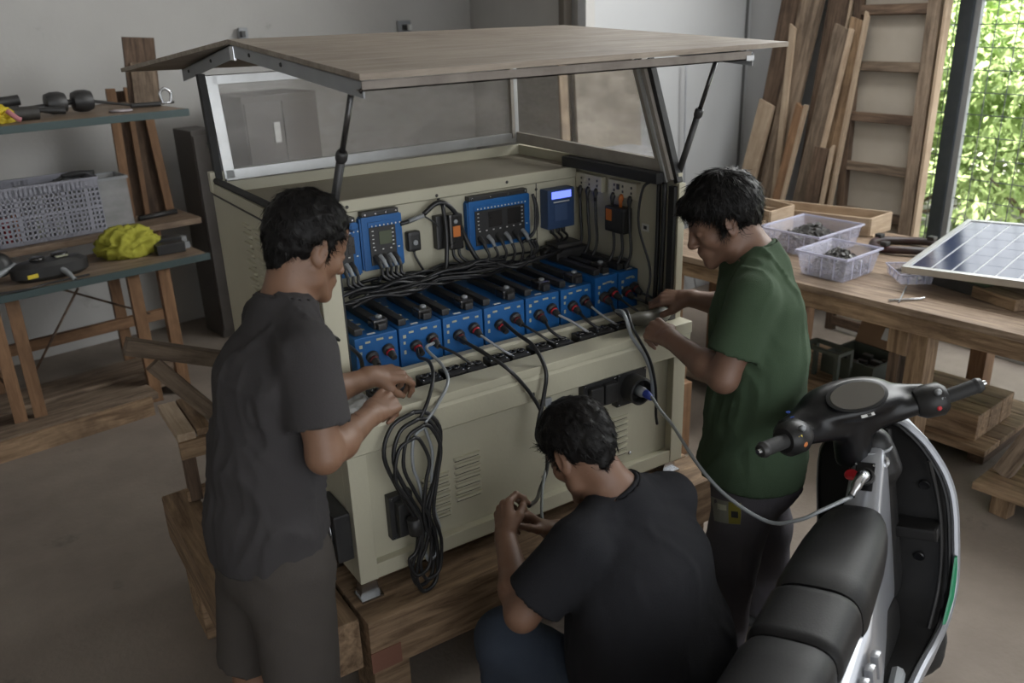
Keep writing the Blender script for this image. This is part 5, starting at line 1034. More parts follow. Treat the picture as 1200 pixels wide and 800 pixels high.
# handlebar cowl in the steering frame (x forward, y left)
bars = bx('bar_tube', (-.012, -.12, .955), (.012, .12, .978), 'black', sc, .004, X=XST)
F1 = Field((-.14, -.30, .84), (.16, .30, 1.12), .005)
F1.add(ecap((.015, 0, .86), (.01, 0, .96), (0, 1, 0), .050, .046, .056, .05), .01).add(ell((.02, 0, 1.012), (.082, .160, .036)), .03)
for sg in (-1, 1):
    F1.add(cap((-.005, .06 * sg, .965), (-.035, .185 * sg, .985), .034, .027), .03).add(cap((.045, .08 * sg, 1.01), (.0, .21 * sg, 1.005), .028, .022), .03)
F1.add(ell((.038, 0, 1.035), (.055, .125, .042)), .03)
_dc = Vector((-.022, 0, 1.050)); _dn = Vector((math.sin(-.62), 0, math.cos(-.62))); F1.cut(ell(_dc + _dn * .028, (.060, .102, .030), Matrix.Rotation(-.62, 3, 'Y')), .004)
o = obj_me('handlebar_cowl', np_mesh('handlebar_cowl', *F1.mesh()), 'scgloss', sc, X=XST)
XD = XST @ Matrix.Translation(_dc + _dn * .0) @ Matrix.Rotation(-.62, 4, 'Y')
bm = bmn(); lathe(bm, [(1, -.002), (1, .002), (.96, .003)], Matrix.Diagonal((.052, .092, 1, 1)), 36); dsp = obj('dash_bezel', bm, 'scgloss', sc, math.radians(30), X=XD)
bm = bmn(); lathe(bm, [(1, .003), (.98, .0045)], Matrix.Diagonal((.043, .081, 1, 1)), 36); obj('dash_glass', bm, mat('dark_dash_glass', (.05, .044, .036), .30), dsp, math.radians(30), X=XD)
bm = bmn(); box(bm, (-.064, -.022, .0), (-.052, .018, .004), .001, Matrix.Rotation(-.25, 4, 'Y')); obj('dash_badge', bm, 'white', dsp, X=XD); bm = bmn(); box(bm, (-.0635, -.012, .004), (-.057, .0, .0046), 0, Matrix.Rotation(-.25, 4, 'Y')); obj('badge_print', bm, 'black', dsp, X=XD)
for sg in (-1, 1):
    bm = bmn(); X = Matrix.Translation((-.045, .20 * sg, .995)) @ Matrix.Rotation(PI / 2 * -sg + .25 * sg * 0, 4, 'X')
    tube(bm, [(-.028, .175 * sg, .985), (-.036, .195 * sg, .988), (-.052, .235 * sg, .993), (-.058, .25 * sg, .995)], [.036, .047, .047, .034], 20); pod = obj('switch_pod', bm, 'scblack', sc, math.radians(40), X=XST)
    for k, (dx, m) in enumerate(((-.012, 'galv'), (.006, 'yellow' if sg > 0 else 'galv'), (.022, 'orange' if sg > 0 else 'red'))):
        c_ = Vector((-.052 - .030, (.205 + .012 * (k % 2)) * sg, 1.010 + .018 - .022 * k)); bm = bmn(); lathe(bm, [(.0085, -.004), (.0085, .006), (.005, .009)], Matrix.Translation(c_) @ Matrix.Rotation(-PI / 2 + .5 - .25 * k, 4, 'Y'), 12); obj('button', bm, m, pod, X=XST)
    bm = bmn(); P_ = [Vector((-.056, .235 * sg, .994)), Vector((-.063, .25 * sg, .996)), Vector((-.088, .325 * sg, 1.0 + (.02 if sg < 0 else 0)))]
    pts = [P_[0].lerp(P_[2], k / 26) for k in range(27)]; tube(bm, pts, [.0197 if k % 2 and 3 < k < 24 else .0205 if 2 < k < 25 else .022 for k in range(27)], 16); g = obj('grip', bm, 'rubber', sc, math.radians(30), X=XST)
    bm = bmn(); tube(bm, [P_[2], P_[2] + (P_[2] - P_[0]).normalized() * .012], [.022, .017], 14); tube(bm, [P_[2] + (P_[2] - P_[0]).normalized() * .010, P_[2] + (P_[2] - P_[0]).normalized() * .022], [.009, .007], 12, mi=1); obj('bar_end', bm, ['black', 'steel'], g, math.radians(40), X=XST)
    if sg < 0: bm = bmn(); tube(bm, [(.0, .20 * sg, .965), (.012, .26 * sg, .965), (.0, .31 * sg, .972)], [.006, .005, .006], 8, 3); obj('brake_lever', bm, 'black', sc, math.radians(40), X=XST)
bm = bmn(); box(bm, (.028, .170, 1.026), (.042, .182, 1.029)); box(bm, (-.004, .182, 1.026), (.012, .192, 1.029)); obj('lens_sticker', bm, mat('blue_lens', (.05, .09, .35), .2), sc, X=XST)
# wheels, fork, fender, stand
XW = XSC @ Matrix.Translation((.375, -.02, 0)) @ Matrix.Rotation(math.radians(42), 4, 'Z')
def wheel(X, c, nm):
    bm = bmn(); Y = Matrix.Translation(c) @ Matrix.Rotation(PI / 2, 4, 'X')
    prof = [(.135, -.030), (.17, -.045), (.205, -.043), (.222, -.025), (.227, 0), (.222, .025), (.205, .043), (.17, .045), (.135, .030)]; n = 60; R = []
    for r, z in prof: R.append([bm.verts.new(Y @ Vector(((r + (.003 if (k // 2) % 2 and r > .2 else 0)) * math.cos(2 * PI * k / n), (r + (.003 if (k // 2) % 2 and r > .2 else 0)) * math.sin(2 * PI * k / n), z))) for k in range(n)])
    for a, b in zip(R, R[1:] + R[:1]):
        for k in range(n): bm.faces.new((a[k], a[(k + 1) % n], b[(k + 1) % n], b[k]))
    bmesh.ops.recalc_face_normals(bm, faces=bm.faces[:]); w = obj(nm, bm, 'rubber', sc, math.radians(50), X=X)
    bm = bmn(); lathe(bm, [(.14, -.02), (.14, .02), (.12, .012), (.06, .03), (.03, .04)], Y, 24); obj('rim', bm, 'galv', w, math.radians(40), X=X)
wheel(XW, (0, 0, .235), 'front_wheel'); wheel(XSC, (-.86, -.04, .23), 'rear_wheel')
bm = bmn(); tube(bm, [(.41, -.06, .235), (.39, -.05, .5), (.33, -.02, .62)], .02, 8); tube(bm, [(.34, .02, .235), (.36, .01, .5), (.33, -.02, .62)], .02, 8); tube(bm, [(.35, -.02, .60), (.30, -.02, .80)], .03, 10); obj('fork', bm, 'black', sc, X=XSC)
bm = bmn(); A_ = [(a, (.255 * math.cos(a), .235 + .255 * math.sin(a))) for a in [math.radians(d) for d in range(10, 101, 10)]]
bm = loft([[(x, -.055, z - .02), (x, -.035, z), (x, .035, z), (x, .055, z - .02), (x * .985, .035, z - .006), (x * .985, -.035, z - .006)] for a, (x, z) in A_]); obj('front_fender', bm, 'silver', sc, math.radians(40), X=XW)
bm = bmn(); tube(bm, [(-.15, .05, .27), (-.12, .17, .0)], .010, 8); spart('side_stand', bm, 'galv'); bm = bmn(); tube(bm, [(-.05, -.12, .30), (-.30, -.15, .34)], .02, 8); spart('frame_tube', bm, 'galv')
# ------------------------------------------------------------------ people
def skinmat(name, c, c2):
    m = mat(name, c, .52, c2=c2, scale=7, contrast=.8, bump=.05, bscale=160); b = m.node_tree.nodes['Principled BSDF']
    b.inputs['Subsurface Weight'].default_value = .06; b.inputs['Subsurface Radius'].default_value = (.012, .005, .003); b.inputs['Subsurface Scale'].default_value = .6; return m
M['skin_a'] = skinmat('warm_brown_skin', (.205, .112, .068), (.165, .087, .053)); M['skin_b'] = skinmat('tan_brown_skin', (.190, .107, .072), (.150, .081, .054)); M['skin_c'] = skinmat('mid_brown_skin', (.190, .103, .066), (.150, .08, .05))
def cloth(name, c, c2, s=5, st=(1, 1, 1)):
    return mat(name, c, .92, c2=c2, scale=s, contrast=.9, bump=.22, bscale=420, spec=.2, stretch=st)
M['tee_black'] = cloth('black_jersey', (.012, .0125, .015), (.018, .018, .021)); M['tee_char'] = cloth('charcoal_jersey', (.036, .034, .036), (.050, .046, .046), 3)
M['tee_green'] = cloth('green_jersey', (.038, .062, .036), (.052, .080, .047), 3); M['short_cl'] = cloth('dark_taupe_cotton', (.050, .044, .040), (.064, .056, .050), 4)
M['trouser'] = cloth('grey_work_cloth', (.082, .077, .088), (.110, .103, .115), 4); M['denim'] = cloth('dark_denim', (.026, .034, .050), (.042, .052, .072), 9)
M['hair'] = mat('black_hair', (.0065, .0058, .0056), .5, spec=.16)
M['nail'] = mat('nail', (.32, .20, .15), .35)
def unit(v): v = np.array(v, float); return v / np.linalg.norm(v)
def rotv(v, k, a): v = np.array(v, float); k = unit(k); return v * math.cos(a) + np.cross(k, v) * math.sin(a) + k * (k @ v) * (1 - math.cos(a))
class Head:
    def __init__(s, O, heading, pitch, sc=.95, roll=0):
        h = math.radians(heading); p = math.radians(pitch); s.O = np.array(O, float); s.s = sc
        F = np.array([math.cos(h) * math.cos(p), math.sin(h) * math.cos(p), -math.sin(p)]); L = np.array([-math.sin(h), math.cos(h), 0]); U = np.cross(F, L)
        if roll: F0 = F; L = rotv(L, F0, math.radians(roll)); U = rotv(U, F0, math.radians(roll))
        s.F, s.L, s.U = F, L, U; s.R = np.stack([F, L, U], 1)
    def p(s, f, l, u): return s.O + s.s * (s.F * f + s.L * l + s.U * u)
    def loc(s, P): return ((np.asarray(P) - s.O) @ s.R) / s.s
    def prims(s, neck):
        E = lambda f, l, u, a, b, c, k=.012: (ell(s.p(f, l, u), (a * s.s, b * s.s, c * s.s), s.R), k)
        K = lambda a, b, ra, rb, k=.01: (cap(s.p(*a), s.p(*b), ra * s.s, rb * s.s), k)
        o = [E(-.012, 0, .045, .096, .076, .086, 0), E(.03, 0, -.005, .056, .060, .085, .02), E(.035, 0, .055, .052, .062, .055, .02)]
        for d in (-1, 1):
            o += [K((.0, .052 * d, -.035), (.012, .047 * d, -.062), .020, .018, .02), K((.012, .047 * d, -.062), (.070, .015 * d, -.097), .018, .015, .015), E(.052, .040 * d, -.018, .026, .020, .022, .015), K((.080, .012 * d, .022), (.066, .045 * d, .024), .011, .008, .010)]
        o += [E(.073, 0, -.096, .020, .022, .017, .016), E(.070, 0, -.060, .0265, .032, .030, .014)]
        o += [K((.084, 0, .018), (.104, 0, -.026), .0095, .0115, .012), E(.104, 0, -.029, .0120, .0125, .0105, .008), E(.098, .013, -.031, .010, .0075, .0075, .005), E(.098, -.013, -.031, .010, .0075, .0075, .005)]
        o += [E(.0905, 0, -.0560, .0080, .021, .0055, .004), E(.0885, 0, -.0665, .0085, .018, .0062, .005)]
        for d in (-1, 1): o += [E(.0735, .031 * d, .004, .0135, .0165, .0110, .004)]
        cuts = [(ell(s.p(.104, .031 * d, .004), (.015 * s.s, .017 * s.s, .011 * s.s), s.R), .012) for d in (-1, 1)]
        o2 = []
        for d in (-1, 1):
            Re = s.R @ np.array(Matrix.Rotation(.42 * d, 3, 'Z')); 
            o2 += [(ell(s.p(-.012, .074 * d, .002), (.0195 * s.s, .0070 * s.s, .031 * s.s), Re), .004), (ell(s.p(-.006, .072 * d, -.024), (.010 * s.s, .006 * s.s, .010 * s.s), Re), .003)]
        c2 = [(ell(s.p(-.006, .0815 * d, .004), (.011 * s.s, .0048 * s.s, .020 * s.s), s.R @ np.array(Matrix.Rotation(.42 * d, 3, 'Z'))), .004) for d in (-1, 1)]
        o2 += [(ell(s.p(-.0015, .074 * d, -.002), (.006 * s.s, .005 * s.s, .008 * s.s), s.R), .003) for d in (-1, 1)]
        n0 = s.p(-.030, 0, -.030); nk = [(cap(n0, neck, .054 * s.s, .058 * s.s), .03), (cap(s.p(.01, 0, -.055), np.array(neck) + s.F * .02, .040 * s.s, .045 * s.s), .02)]
        return o, cuts, o2, c2, nk
def hand(w, d, n, side, curls, spread=.0, thumb=None, s=.93):
    # w wrist, d finger direction, n back-of-hand direction, side +1 left / -1 right
    w = np.array(w, float); d = unit(d); n = np.array(n, float); n = unit(n - (n @ d) * d); t = -side * np.cross(n, d) * 1.0; P = []
    q = lambda a, b, c: w + s * (d * a + t * b + n * c)
    P += [(cap(q(-.015, .004, 0), q(.02, .008, 0), .024 * s, .021 * s), .012), (cap(q(-.015, -.008, 0), q(.02, -.012, 0), .022 * s, .020 * s), .012)]
    kn = [(.086, .031, .002), (.090, .010, .005), (.086, -.011, .003), (.078, -.030, -.001)]; LN = [(.040, .025, .020), (.045, .028, .021), (.042, .026, .020), (.032, .020, .018)]; RD = [.0098, .0100, .0094, .0082]
    for i in range(4):
        P.append((cap(q(.012, kn[i][1] * .55, 0), q(*kn[i]), .0150 * s, .0118 * s), .010))
    P.append((ell(q(.05, .0, -.006), (.040 * s, .034 * s, .014 * s), np.stack([d, t, n], 1)), .01))
    tips = []
    for i in range(4):
        a = q(*kn[i]); dd = rotv(d, n, -side * spread * (1.5 - i) * -1); ang = 0
        for j in range(3):
            ang += math.radians(curls[i][j]); v = rotv(dd, t, 0) * math.cos(ang) - n * math.sin(ang); b = a + unit(v) * LN[i][j] * s; r0 = RD[i] * (1 - .10 * j) * s; r1 = RD[i] * (1 - .10 * (j + 1)) * s
            P.append((cap(a, b, r0, r1), .0035 if j else .006)); P.append((ell(a + (b - a) * .02, (r0 * 1.10,) * 3), .003)); a = b
        tips.append((a, unit(v), n * math.cos(ang) + dd * math.sin(ang), r1))
    th = thumb or ((.7, .6, -.35), (.9, .2, -.3), (1, -.1, -.3)); a = q(.018, .020, -.006); rr = [(.0175, .0145), (.0122, .0112), (.0110, .0088)]; ll = (.040, .034, .028)
    for j in range(3):
        v = unit(d * th[j][0] + t * th[j][1] + n * th[j][2]); b = a + v * ll[j] * s; P.append((cap(a, b, rr[j][0] * s, rr[j][1] * s), .009 if j == 0 else .004)); a = b
    tips.append((a, v, unit(t * .6 + n * .8), rr[2][1] * s))
    return P, tips
def in_box(lo, hi, m=0): lo = np.array(lo) + m; hi = np.array(hi) - m; return lambda c: ((c > lo) & (c < hi)).all(1)
def build_skin(prims, cuts, late, cuts2, boxes, root, m):
    parts = []; done = []
    for lo, hi, h in boxes:
        F = Field(lo, hi, h)
        for p, k in prims: F.add(p, k)
        for p, k in cuts: F.cut(p, k)
        for p, k in late: F.add(p, k)
        for p, k in cuts2: F.cut(p, k)
        if not (F.v < 0).any(): continue
        V, Q = F.mesh()
        for l2, h2, hh in done: V, Q = keep(V, Q, lambda c, l2=l2, h2=h2, hh=hh: ~in_box(l2, h2, 2.2 * hh)(c))
        if len(Q): parts.append((V, Q))
        done.append((lo, hi, h))
    V, Q = merge(parts); return obj_me('body', np_mesh('body', V, Q), m, root)
def strands(V, N, dirfn, n, length, seed, w=.0013, lift=.25, seg=4):
    rg = np.random.default_rng(seed); i = rg.integers(0, len(V), n); p = V[i] - N[i] * .002; nr = N[i]; d = dirfn(p, nr) + rg.normal(size=(n, 3)) * .22; d -= nr * (d * nr).sum(1)[:, None]; d /= np.linalg.norm(d, axis=1)[:, None] + 1e-9
    L = length * (.5 + .8 * rg.random(n)); side = np.cross(nr, d); side += rg.normal(size=(n, 3)) * .35; side /= np.linalg.norm(side, axis=1)[:, None]; bend = rg.normal(size=n) * .25
    out = np.empty((n, seg + 1, 2, 3)); lf = lift * (.3 + rg.random(n))
    for k in range(seg + 1):
        t = k / seg; c = p + d * (L * t)[:, None] + nr * (L * (lf * t - .55 * lf * t * t - .25 * t * t))[:, None] + side * (L * bend * t * t)[:, None]; ww = w * (1 - .85 * t) * (.7 + .6 * rg.random(n))
        out[:, k, 0] = c - side * ww[:, None]; out[:, k, 1] = c + side * ww[:, None]
    b = np.arange(n)[:, None] * (seg + 1) * 2; F = np.concatenate([b + np.array([[2 * k, 2 * k + 1, 2 * k + 3, 2 * k + 2]]) for k in range(seg)]); return out.reshape(-1, 3), F
def vnormals(V, F):
    a = V[F]; n = np.cross(a[:, 2] - a[:, 0], a[:, 3] - a[:, 1]); o = np.zeros_like(V)
    for k in range(4): np.add.at(o, F[:, k], n)
    return o / (np.linalg.norm(o, axis=1)[:, None] + 1e-12)
def hair(H, root, seed, front=.070, fl=.058, vol=1.0, n=5200, ln=.024, nape=-.062, fringe=0.0):
    s = H.s; lo = H.O - .19; hi = H.O + .19; F = Field(lo, hi, .0045)
    F.add((ell(H.p(-.014, 0, .050), (.103 * s * vol, .084 * s * vol, .092 * s * vol), H.R)), 0)
    F.add(cap(H.p(-.060, 0, .0), H.p(-.048, 0, nape + .02), .052 * s, .040 * s), .02)
    if fringe: F.add(ell(H.p(.055, 0, .080), (.042 * s, .062 * s, .030 * s), H.R), .02)
    P = np.stack(np.meshgrid(*F.ax, indexing='ij'), -1); q = H.loc(P.reshape(-1, 3)).reshape(P.shape); f, l, u = q[..., 0], np.abs(q[..., 1]), q[..., 2]
    line = np.where(f > .045, fl + (front - fl) * 1.0 - .25 * (l / .07) ** 2 * .04 - fringe, np.where(f > -.0, .018 + (f / .045) * (fl - .022) - fringe * (f / .045), np.where(f > -.03, .018 + (f + 0.0) / .03 * (.018 - nape), nape)))
    line = np.where((l > .055) & (f > -.004) & (f < .020), -.012, line)      # sideburn
    g = (line - u) * s; g = np.maximum(g, (f - .092 - .02 * (fringe > 0)) * s)
    F.v = np.maximum(F.v, g.astype(np.float32))
    for d in (-1, 1): F.cut(ell(H.p(-.012, .078 * d, .0), (.024 * s, .02 * s, .034 * s), H.R), .006)
    F.disp(lambda P: .0040 * vnoise((P - H.O) * 60, seed) + .0025 * vnoise((P - H.O) * 130, seed + 1))
    V, Q = F.mesh(); cap_o = obj_me('hair', np_mesh('hair', V, Q), 'hair', root)
    N = vnormals(V, Q); ql = H.loc(V); inner = np.linalg.norm((ql - np.array([-.014, 0, .05])) / np.array([.103, .084, .092]), axis=1); ok = inner > .93 * vol; ok |= (ql[:, 2] < 0)
    Vs, Ns = V[ok], N[ok]; crown = np.array([-.055, .012, .125])
    def dirs(p, nr):
        a = H.loc(p) - crown; a[:, 2] = a[:, 2] * .6 - .035; a /= np.linalg.norm(a, axis=1)[:, None] + 1e-9; sw = np.cross(np.array([0, 0, 1.0]), a) * .35; return (a + sw) @ H.R.T
    V2, F2 = strands(Vs, Ns, dirs, n, ln * s, seed); o = obj_me('hair_strands', np_mesh('hair_strands', V2, F2), 'hair', cap_o); o['kind'] = 'stuff'
    return cap_o
def face_details(H, root, seed):
    s = H.s
    for d in (-1, 1):
        bm = bmn(); bmesh.ops.create_uvsphere(bm, u_segments=14, v_segments=10, radius=.0105 * s, matrix=Matrix.Translation(H.p(.0715, .031 * d, .0035))); e = obj('eye', bm, 'white', root, True)
        wire('lashes', [H.p(.0780, .017 * d, .0005), H.p(.0855, .026 * d, -.0022), H.p(.0850, .036 * d, -.0022), H.p(.0760, .046 * d, .0005)], .0010, 'hair', root, 4, 5)
        rg = random.Random(seed + d); bm = bmn()
        for k in range(46):
            t = k / 45; c = Vector(H.p(.0945 - .030 * t ** 1.6, (.012 + .036 * t) * d, .0285 + .006 * math.sin(t * 2.4) + rg.uniform(-.0022, .0022))); v = Vector(H.L * d * .006 + H.U * .0015 + H.F * -.002)
            tube(bm, [c, c + v * s], [.0009, .0003], 3)
        obj('eyebrow', bm, 'hair', root)
    wire('mouth_line', [H.p(.0870, .016, -.0612), H.p(.0935, .009, -.0610), H.p(.0955, 0, -.0612), H.p(.0935, -.009, -.0610), H.p(.0870, -.016, -.0612)], .0009, mat('lip_line', (.07, .025, .02), .6), root, 4, 5)
def nails(tips, root):
    for a, v, n, r in tips:
        c = a + unit(n) * r * .72 + v * r * .25; X = Matrix.Translation(c) @ Matrix(np.stack([v, np.cross(n, v), unit(n)], 1).tolist()).to_4x4() @ Matrix.Diagonal((r * .85, r * .68, r * .30, 1))
        bm = bmn(); bmesh.ops.create_uvsphere(bm, u_segments=10, v_segments=6, radius=1, matrix=X); obj('fingernail', bm, 'nail', root, True)
def sleeve(a, b, ra, rb, k=.025):
    a = np.array(a, np.float32); b = np.array(b, np.float32); n = (b - a) / np.linalg.norm(b - a); e = b + n * rb; f0, lo, hi = cap(a, e, ra, rb)
    return ((lambda P: np.maximum(f0(P), (P - b) @ n), lo, hi), k), (b, n, rb * 1.35)
def neckline(nb, H, d0=-.035, d1=.020, ra=.080, rb=.0635):
    ax = unit(H.p(-.030, 0, -.030) - nb + np.array((0, 0, .012))); a = nb + ax * d0 + np.array((0, 0, -.004)); b = nb + ax * d1; return sleeve(a, b, ra, rb, .02), (b - ax * .002, ax, H.L, rb - .001, rb - .001)
def garment(name, lo, hi, h, prims, cuts, halves, m, root, seed=0, fold=.004, grain=(14, 14, 5), th=.003, sleeves=(), collar=None):
    F = Field(lo, hi, h)
    for p, k in prims: F.add(p, k)
    for p, k in cuts: F.cut(p, k)
    if fold:
        g = np.array(grain, float)
        def fn(P):
            w = np.stack([vnoise(P * 5, seed + 9), vnoise(P * 5, seed + 5), vnoise(P * 5, seed + 7)], 1) * .9
            a = vnoise(P * g + w, seed); b = vnoise(P * g * 2.1 + w * 2, seed + 3); m = .55 + .45 * vnoise(P * 3.1, seed + 11); return -fold * m * ((1 - np.minimum(1, np.abs(a) * 3.2)) ** 1.3 + .4 * (1 - np.minimum(1, np.abs(b) * 3.2)) - .35)
        F.disp(fn)
    planes = []
    for (p, k), pl_ in sleeves: F.add(p, k)
    for p, n, rad in halves:
        n = unit(n); p = np.array(p, float); P = np.stack(np.meshgrid(*F.ax, indexing='ij'), -1); d = (P - p) @ n; r = np.linalg.norm(P - p, axis=-1); msk = r < rad
        F.v = np.where(msk, np.maximum(F.v, d), F.v).astype(np.float32); planes.append((p, n, rad))
    planes += [pl_ for _, pl_ in sleeves]
    V, Q = F.mesh(); c = V[Q].mean(1); a = V[Q]; nn = np.cross(a[:, 2] - a[:, 0], a[:, 3] - a[:, 1]); nn /= np.linalg.norm(nn, axis=1)[:, None] + 1e-12; bad = np.zeros(len(Q), bool)
    for p, n, rad in planes: bad |= (np.abs((c - p) @ n) < h * .75) & (nn @ n > .75) & (np.linalg.norm(c - p, axis=1) < rad)
    Q = Q[~bad]; u = np.unique(Q); mp = np.full(len(V), -1); mp[u] = np.arange(len(u)); V, Q = V[u], mp[Q]
    o = obj_me(name, np_mesh(name, V, Q), m, root); md = o.modifiers.new('cloth_thickness', 'SOLIDIFY'); md.thickness = th; md.offset = -1
    if collar:
        c0, ax, lat, ra, rb = collar; ax = unit(ax); lat = unit(np.array(lat) - (np.array(lat) @ ax) * ax); fr = np.cross(ax, lat); bm = bmn()
        ln_ = 0; tube(bm, [np.array(c0) + lat * ra * math.cos(t_) + fr * rb * math.sin(t_) for t_ in np.linspace(0, 2 * PI, 37)], .0062, 8); obj('collar', bm, m, o)
    return o
def limb(a, b, c, r, k=.02):
    # upper joint a, middle b, end c with radii (r0, r1, r2, r3)
    a, b, c = map(lambda v: np.array(v, float), (a, b, c)); m1 = a + (b - a) * .45; m2 = b + (c - b) * .32
    return [(cap(a, m1, r[0], r[0] * 1.02), k), (cap(m1, b, r[0], r[1]), k), (cap(b, m2, r[1], r[1] * 1.08), k), (cap(m2, c, r[1] * 1.06, r[2]), k)]
def foot(a, f, s=1):
    a = np.array(a, float); f = unit(f); return [(cap(a + (0, 0, .06), a - f * .02 + (0, 0, .035), .036, .034), .02), (ecap(a + (0, 0, .035), a + f * .13 + (0, 0, .022), np.cross(f, (0, 0, 1)), .034, .032, .042, .018), .015)]
def shoe(name, a, f, m, root):
    a = np.array(a, float); f = unit(f); F = Field(a - .2, a + .25, .007); lat = np.cross(f, (0, 0, 1))
    F.add(ecap(a - f * .04 + np.array((0, 0, .035)), a + f * .15 + np.array((0, 0, .03)), lat, .040, .034, .046, .026), 0).add(cap(a + np.array((0, 0, .04)), a + np.array((0, 0, .08)), .042, .040), .03); F.half(a + np.array((0, 0, .0)), (0, 0, -1)); obj_me(name, np_mesh(name, *F.mesh()), m, root)

# ---- the standing man on the left
pl = thing('person', 'man in a charcoal t-shirt and dark shorts standing at the left end of the cabinet', 'person', (-.28, -.17, 0))
HL = Head((-.078, -.112, 1.437), 12, 24, .95); nb = np.array((-.150, -.135, 1.325))
o, cu, o2, c2, nk = HL.prims(nb)
aR = ((-.165, -.300, 1.262), (-.180, -.362, 1.055), (.000, -.205, 1.040)); aL = ((-.145, .015, 1.255), (-.075, -.035, 1.045), (.085, -.018, 1.048))
torso = [(ecap((-.262, -.15, .80), (-.235, -.145, .98), (0, 1, 0), .150, .100, .140, .098), .03), (ecap((-.235, -.145, .98), (-.195, -.14, 1.17), (0, 1, 0), .140, .098, .155, .105), .03), (ecap((-.195, -.14, 1.17), (-.165, -.138, 1.27), (0, 1, 0), .155, .105, .11, .06), .04), (cap(aR[0], nb, .045, .045), .03), (cap(aL[0], nb, .045, .045), .03)]
arms = limb(*aR, (.046, .036, .025)) + limb(*aL, (.044, .035, .025))
hR, tR = hand((.004, -.203, 1.040), (.80, .52, .0), (.30, -.35, .88), -1, [(55, 70, 35), (60, 75, 35), (65, 75, 35), (70, 75, 35)], thumb=((.8, .35, -.45), (.95, -.05, -.4), (.85, -.45, -.3)))
hL, tL = hand((.090, -.016, 1.050), (.97, .10, -.20), (.15, -.30, .94), 1, [(30, 45, 25), (38, 48, 25), (42, 50, 25), (48, 50, 25)], thumb=((.75, .45, -.5), (.9, .0, -.55), (.85, -.2, -.5)))
kR, kL = (-.268, -.255, .37), (-.335, -.045, .36)
legs = limb((-.25, -.235, .76), kR, (-.282, -.285, .08), (.072, .050, .034), .02) + limb((-.27, -.065, .76), kL, (-.385, -.095, .08), (.072, .050, .034), .02) + foot((-.282, -.285, 0), (1, -.1, 0)) + foot((-.385, -.095, 0), (1, .1, 0))
prims = o + nk + torso + arms + hR + hL + legs
build_skin(prims, cu, o2, c2, [(HL.O - .17, HL.O + np.array((.17, .17, .17)), .0032), ((-.06, -.31, .95), (.31, .10, 1.12), .003), ((-.26, -.44, .98), (-.06, -.14, 1.16), .005), ((-.52, -.50, -.02), (.10, .16, 1.40), .013)], pl, 'skin_a')
nails(tR[4:] + tL, pl); face_details(HL, pl, 3); hair(HL, pl, 3, vol=1.03, n=7500, ln=.026)
sp_ = [(ecap((-.268, -.15, .80), (-.245, -.148, .98), (0, 1, 0), .172, .128, .165, .122), 0), (ecap((-.245, -.148, .98), (-.203, -.142, 1.16), (0, 1, 0), .165, .122, .168, .120), .03), (ecap((-.203, -.142, 1.16), (-.170, -.138, 1.262), (0, 1, 0), .168, .120, .13, .075), .04), (cap(aR[0], (-.15, -.19, 1.318), .056, .05), .03), (cap(aL[0], (-.145, -.09, 1.318), .056, .05), .03), (cap((-.165, -.138, 1.25), nb, .080, .052), .03), (cap((-.268, -.15, .83), (-.272, -.15, .74), .12, .12), .05), (ecap((-.266, -.15, .84), (-.272, -.152, .70), (0, 1, 0), .172, .130, .168, .132), .02),
       ]
up = np.array(aR[1]) - np.array(aR[0]); upl = np.array(aL[1]) - np.array(aL[0])
garment('t_shirt', (-.48, -.48, .66), (.02, .14, 1.42), .0075, sp_, [], [((-.27, -.15, .765), (.10, 0, -1), .30)], 'tee_char', pl, 2, .010, (13, 13, 4), sleeves=[neckline(nb, HL)[0], sleeve(aR[0], np.array(aR[0]) + up * .70, .062, .070), sleeve(aL[0], np.array(aL[0]) + upl * .66, .060, .066)], collar=neckline(nb, HL)[1])
garment('shorts', (-.52, -.44, .30), (.0, .16, .90), .009, [(ecap((-.262, -.15, .86), (-.268, -.15, .72), (0, 1, 0), .150, .115, .165, .128), 0), (cap((-.255, -.235, .74), (-.270, -.262, .36), .104, .088), .04), (cap((-.275, -.065, .74), (-.345, -.050, .34), .102, .086), .04)], [], [((-.270, -.262, .385), (0, 0, -1), .12), ((-.338, -.052, .375), (-.15, 0, -1), .12)], 'short_cl', pl, 6, .008, (7, 7, 3.5))
wire('pocket_slit', [(-.165, -.272, .74), (-.162, -.278, .68)], .003, 'rubber', pl, 0)

# ---- the man in green on the right
pr = thing('person', 'man in a green t-shirt and grey trousers wiring the right end of the cabinet', 'person', (1.08, -.44, 0))
HR = Head((1.060, -.300, 1.360), 143, 24, .99); nb = np.array((1.122, -.372, 1.262)); FR = np.array((-.766, .643, 0)); LR = np.array((-.643, -.766, 0))
o, cu, o2, c2, nk = HR.prims(nb)
aL = ((.985, -.490, 1.200), (.905, -.478, .985), (.938, -.235, 1.018)); aR = ((1.220, -.235, 1.195), (1.300, -.150, 1.015), (1.202, -.050, 1.040))
torso = [(ecap((1.085, -.455, .74), (1.095, -.435, .94), LR, .150, .100, .145, .100), .03), (ecap((1.095, -.435, .94), (1.105, -.405, 1.11), LR, .145, .1, .158, .105), .03), (ecap((1.105, -.405, 1.11), (1.118, -.38, 1.21), LR, .155, .10, .11, .06), .04), (cap(aL[0], nb, .045, .045), .03), (cap(aR[0], nb, .045, .045), .03)]
arms = limb(*aL, (.048, .038, .027)) + limb(*aR, (.046, .037, .027))
hL, tL = hand((.940, -.226, 1.019), (.10, .98, .04), (-.55, -.30, .78), 1, [(35, 45, 25), (40, 50, 30), (48, 55, 30), (55, 60, 30)], thumb=((.75, .5, -.4), (.95, .15, -.3), (.95, -.15, -.25)), s=.97)
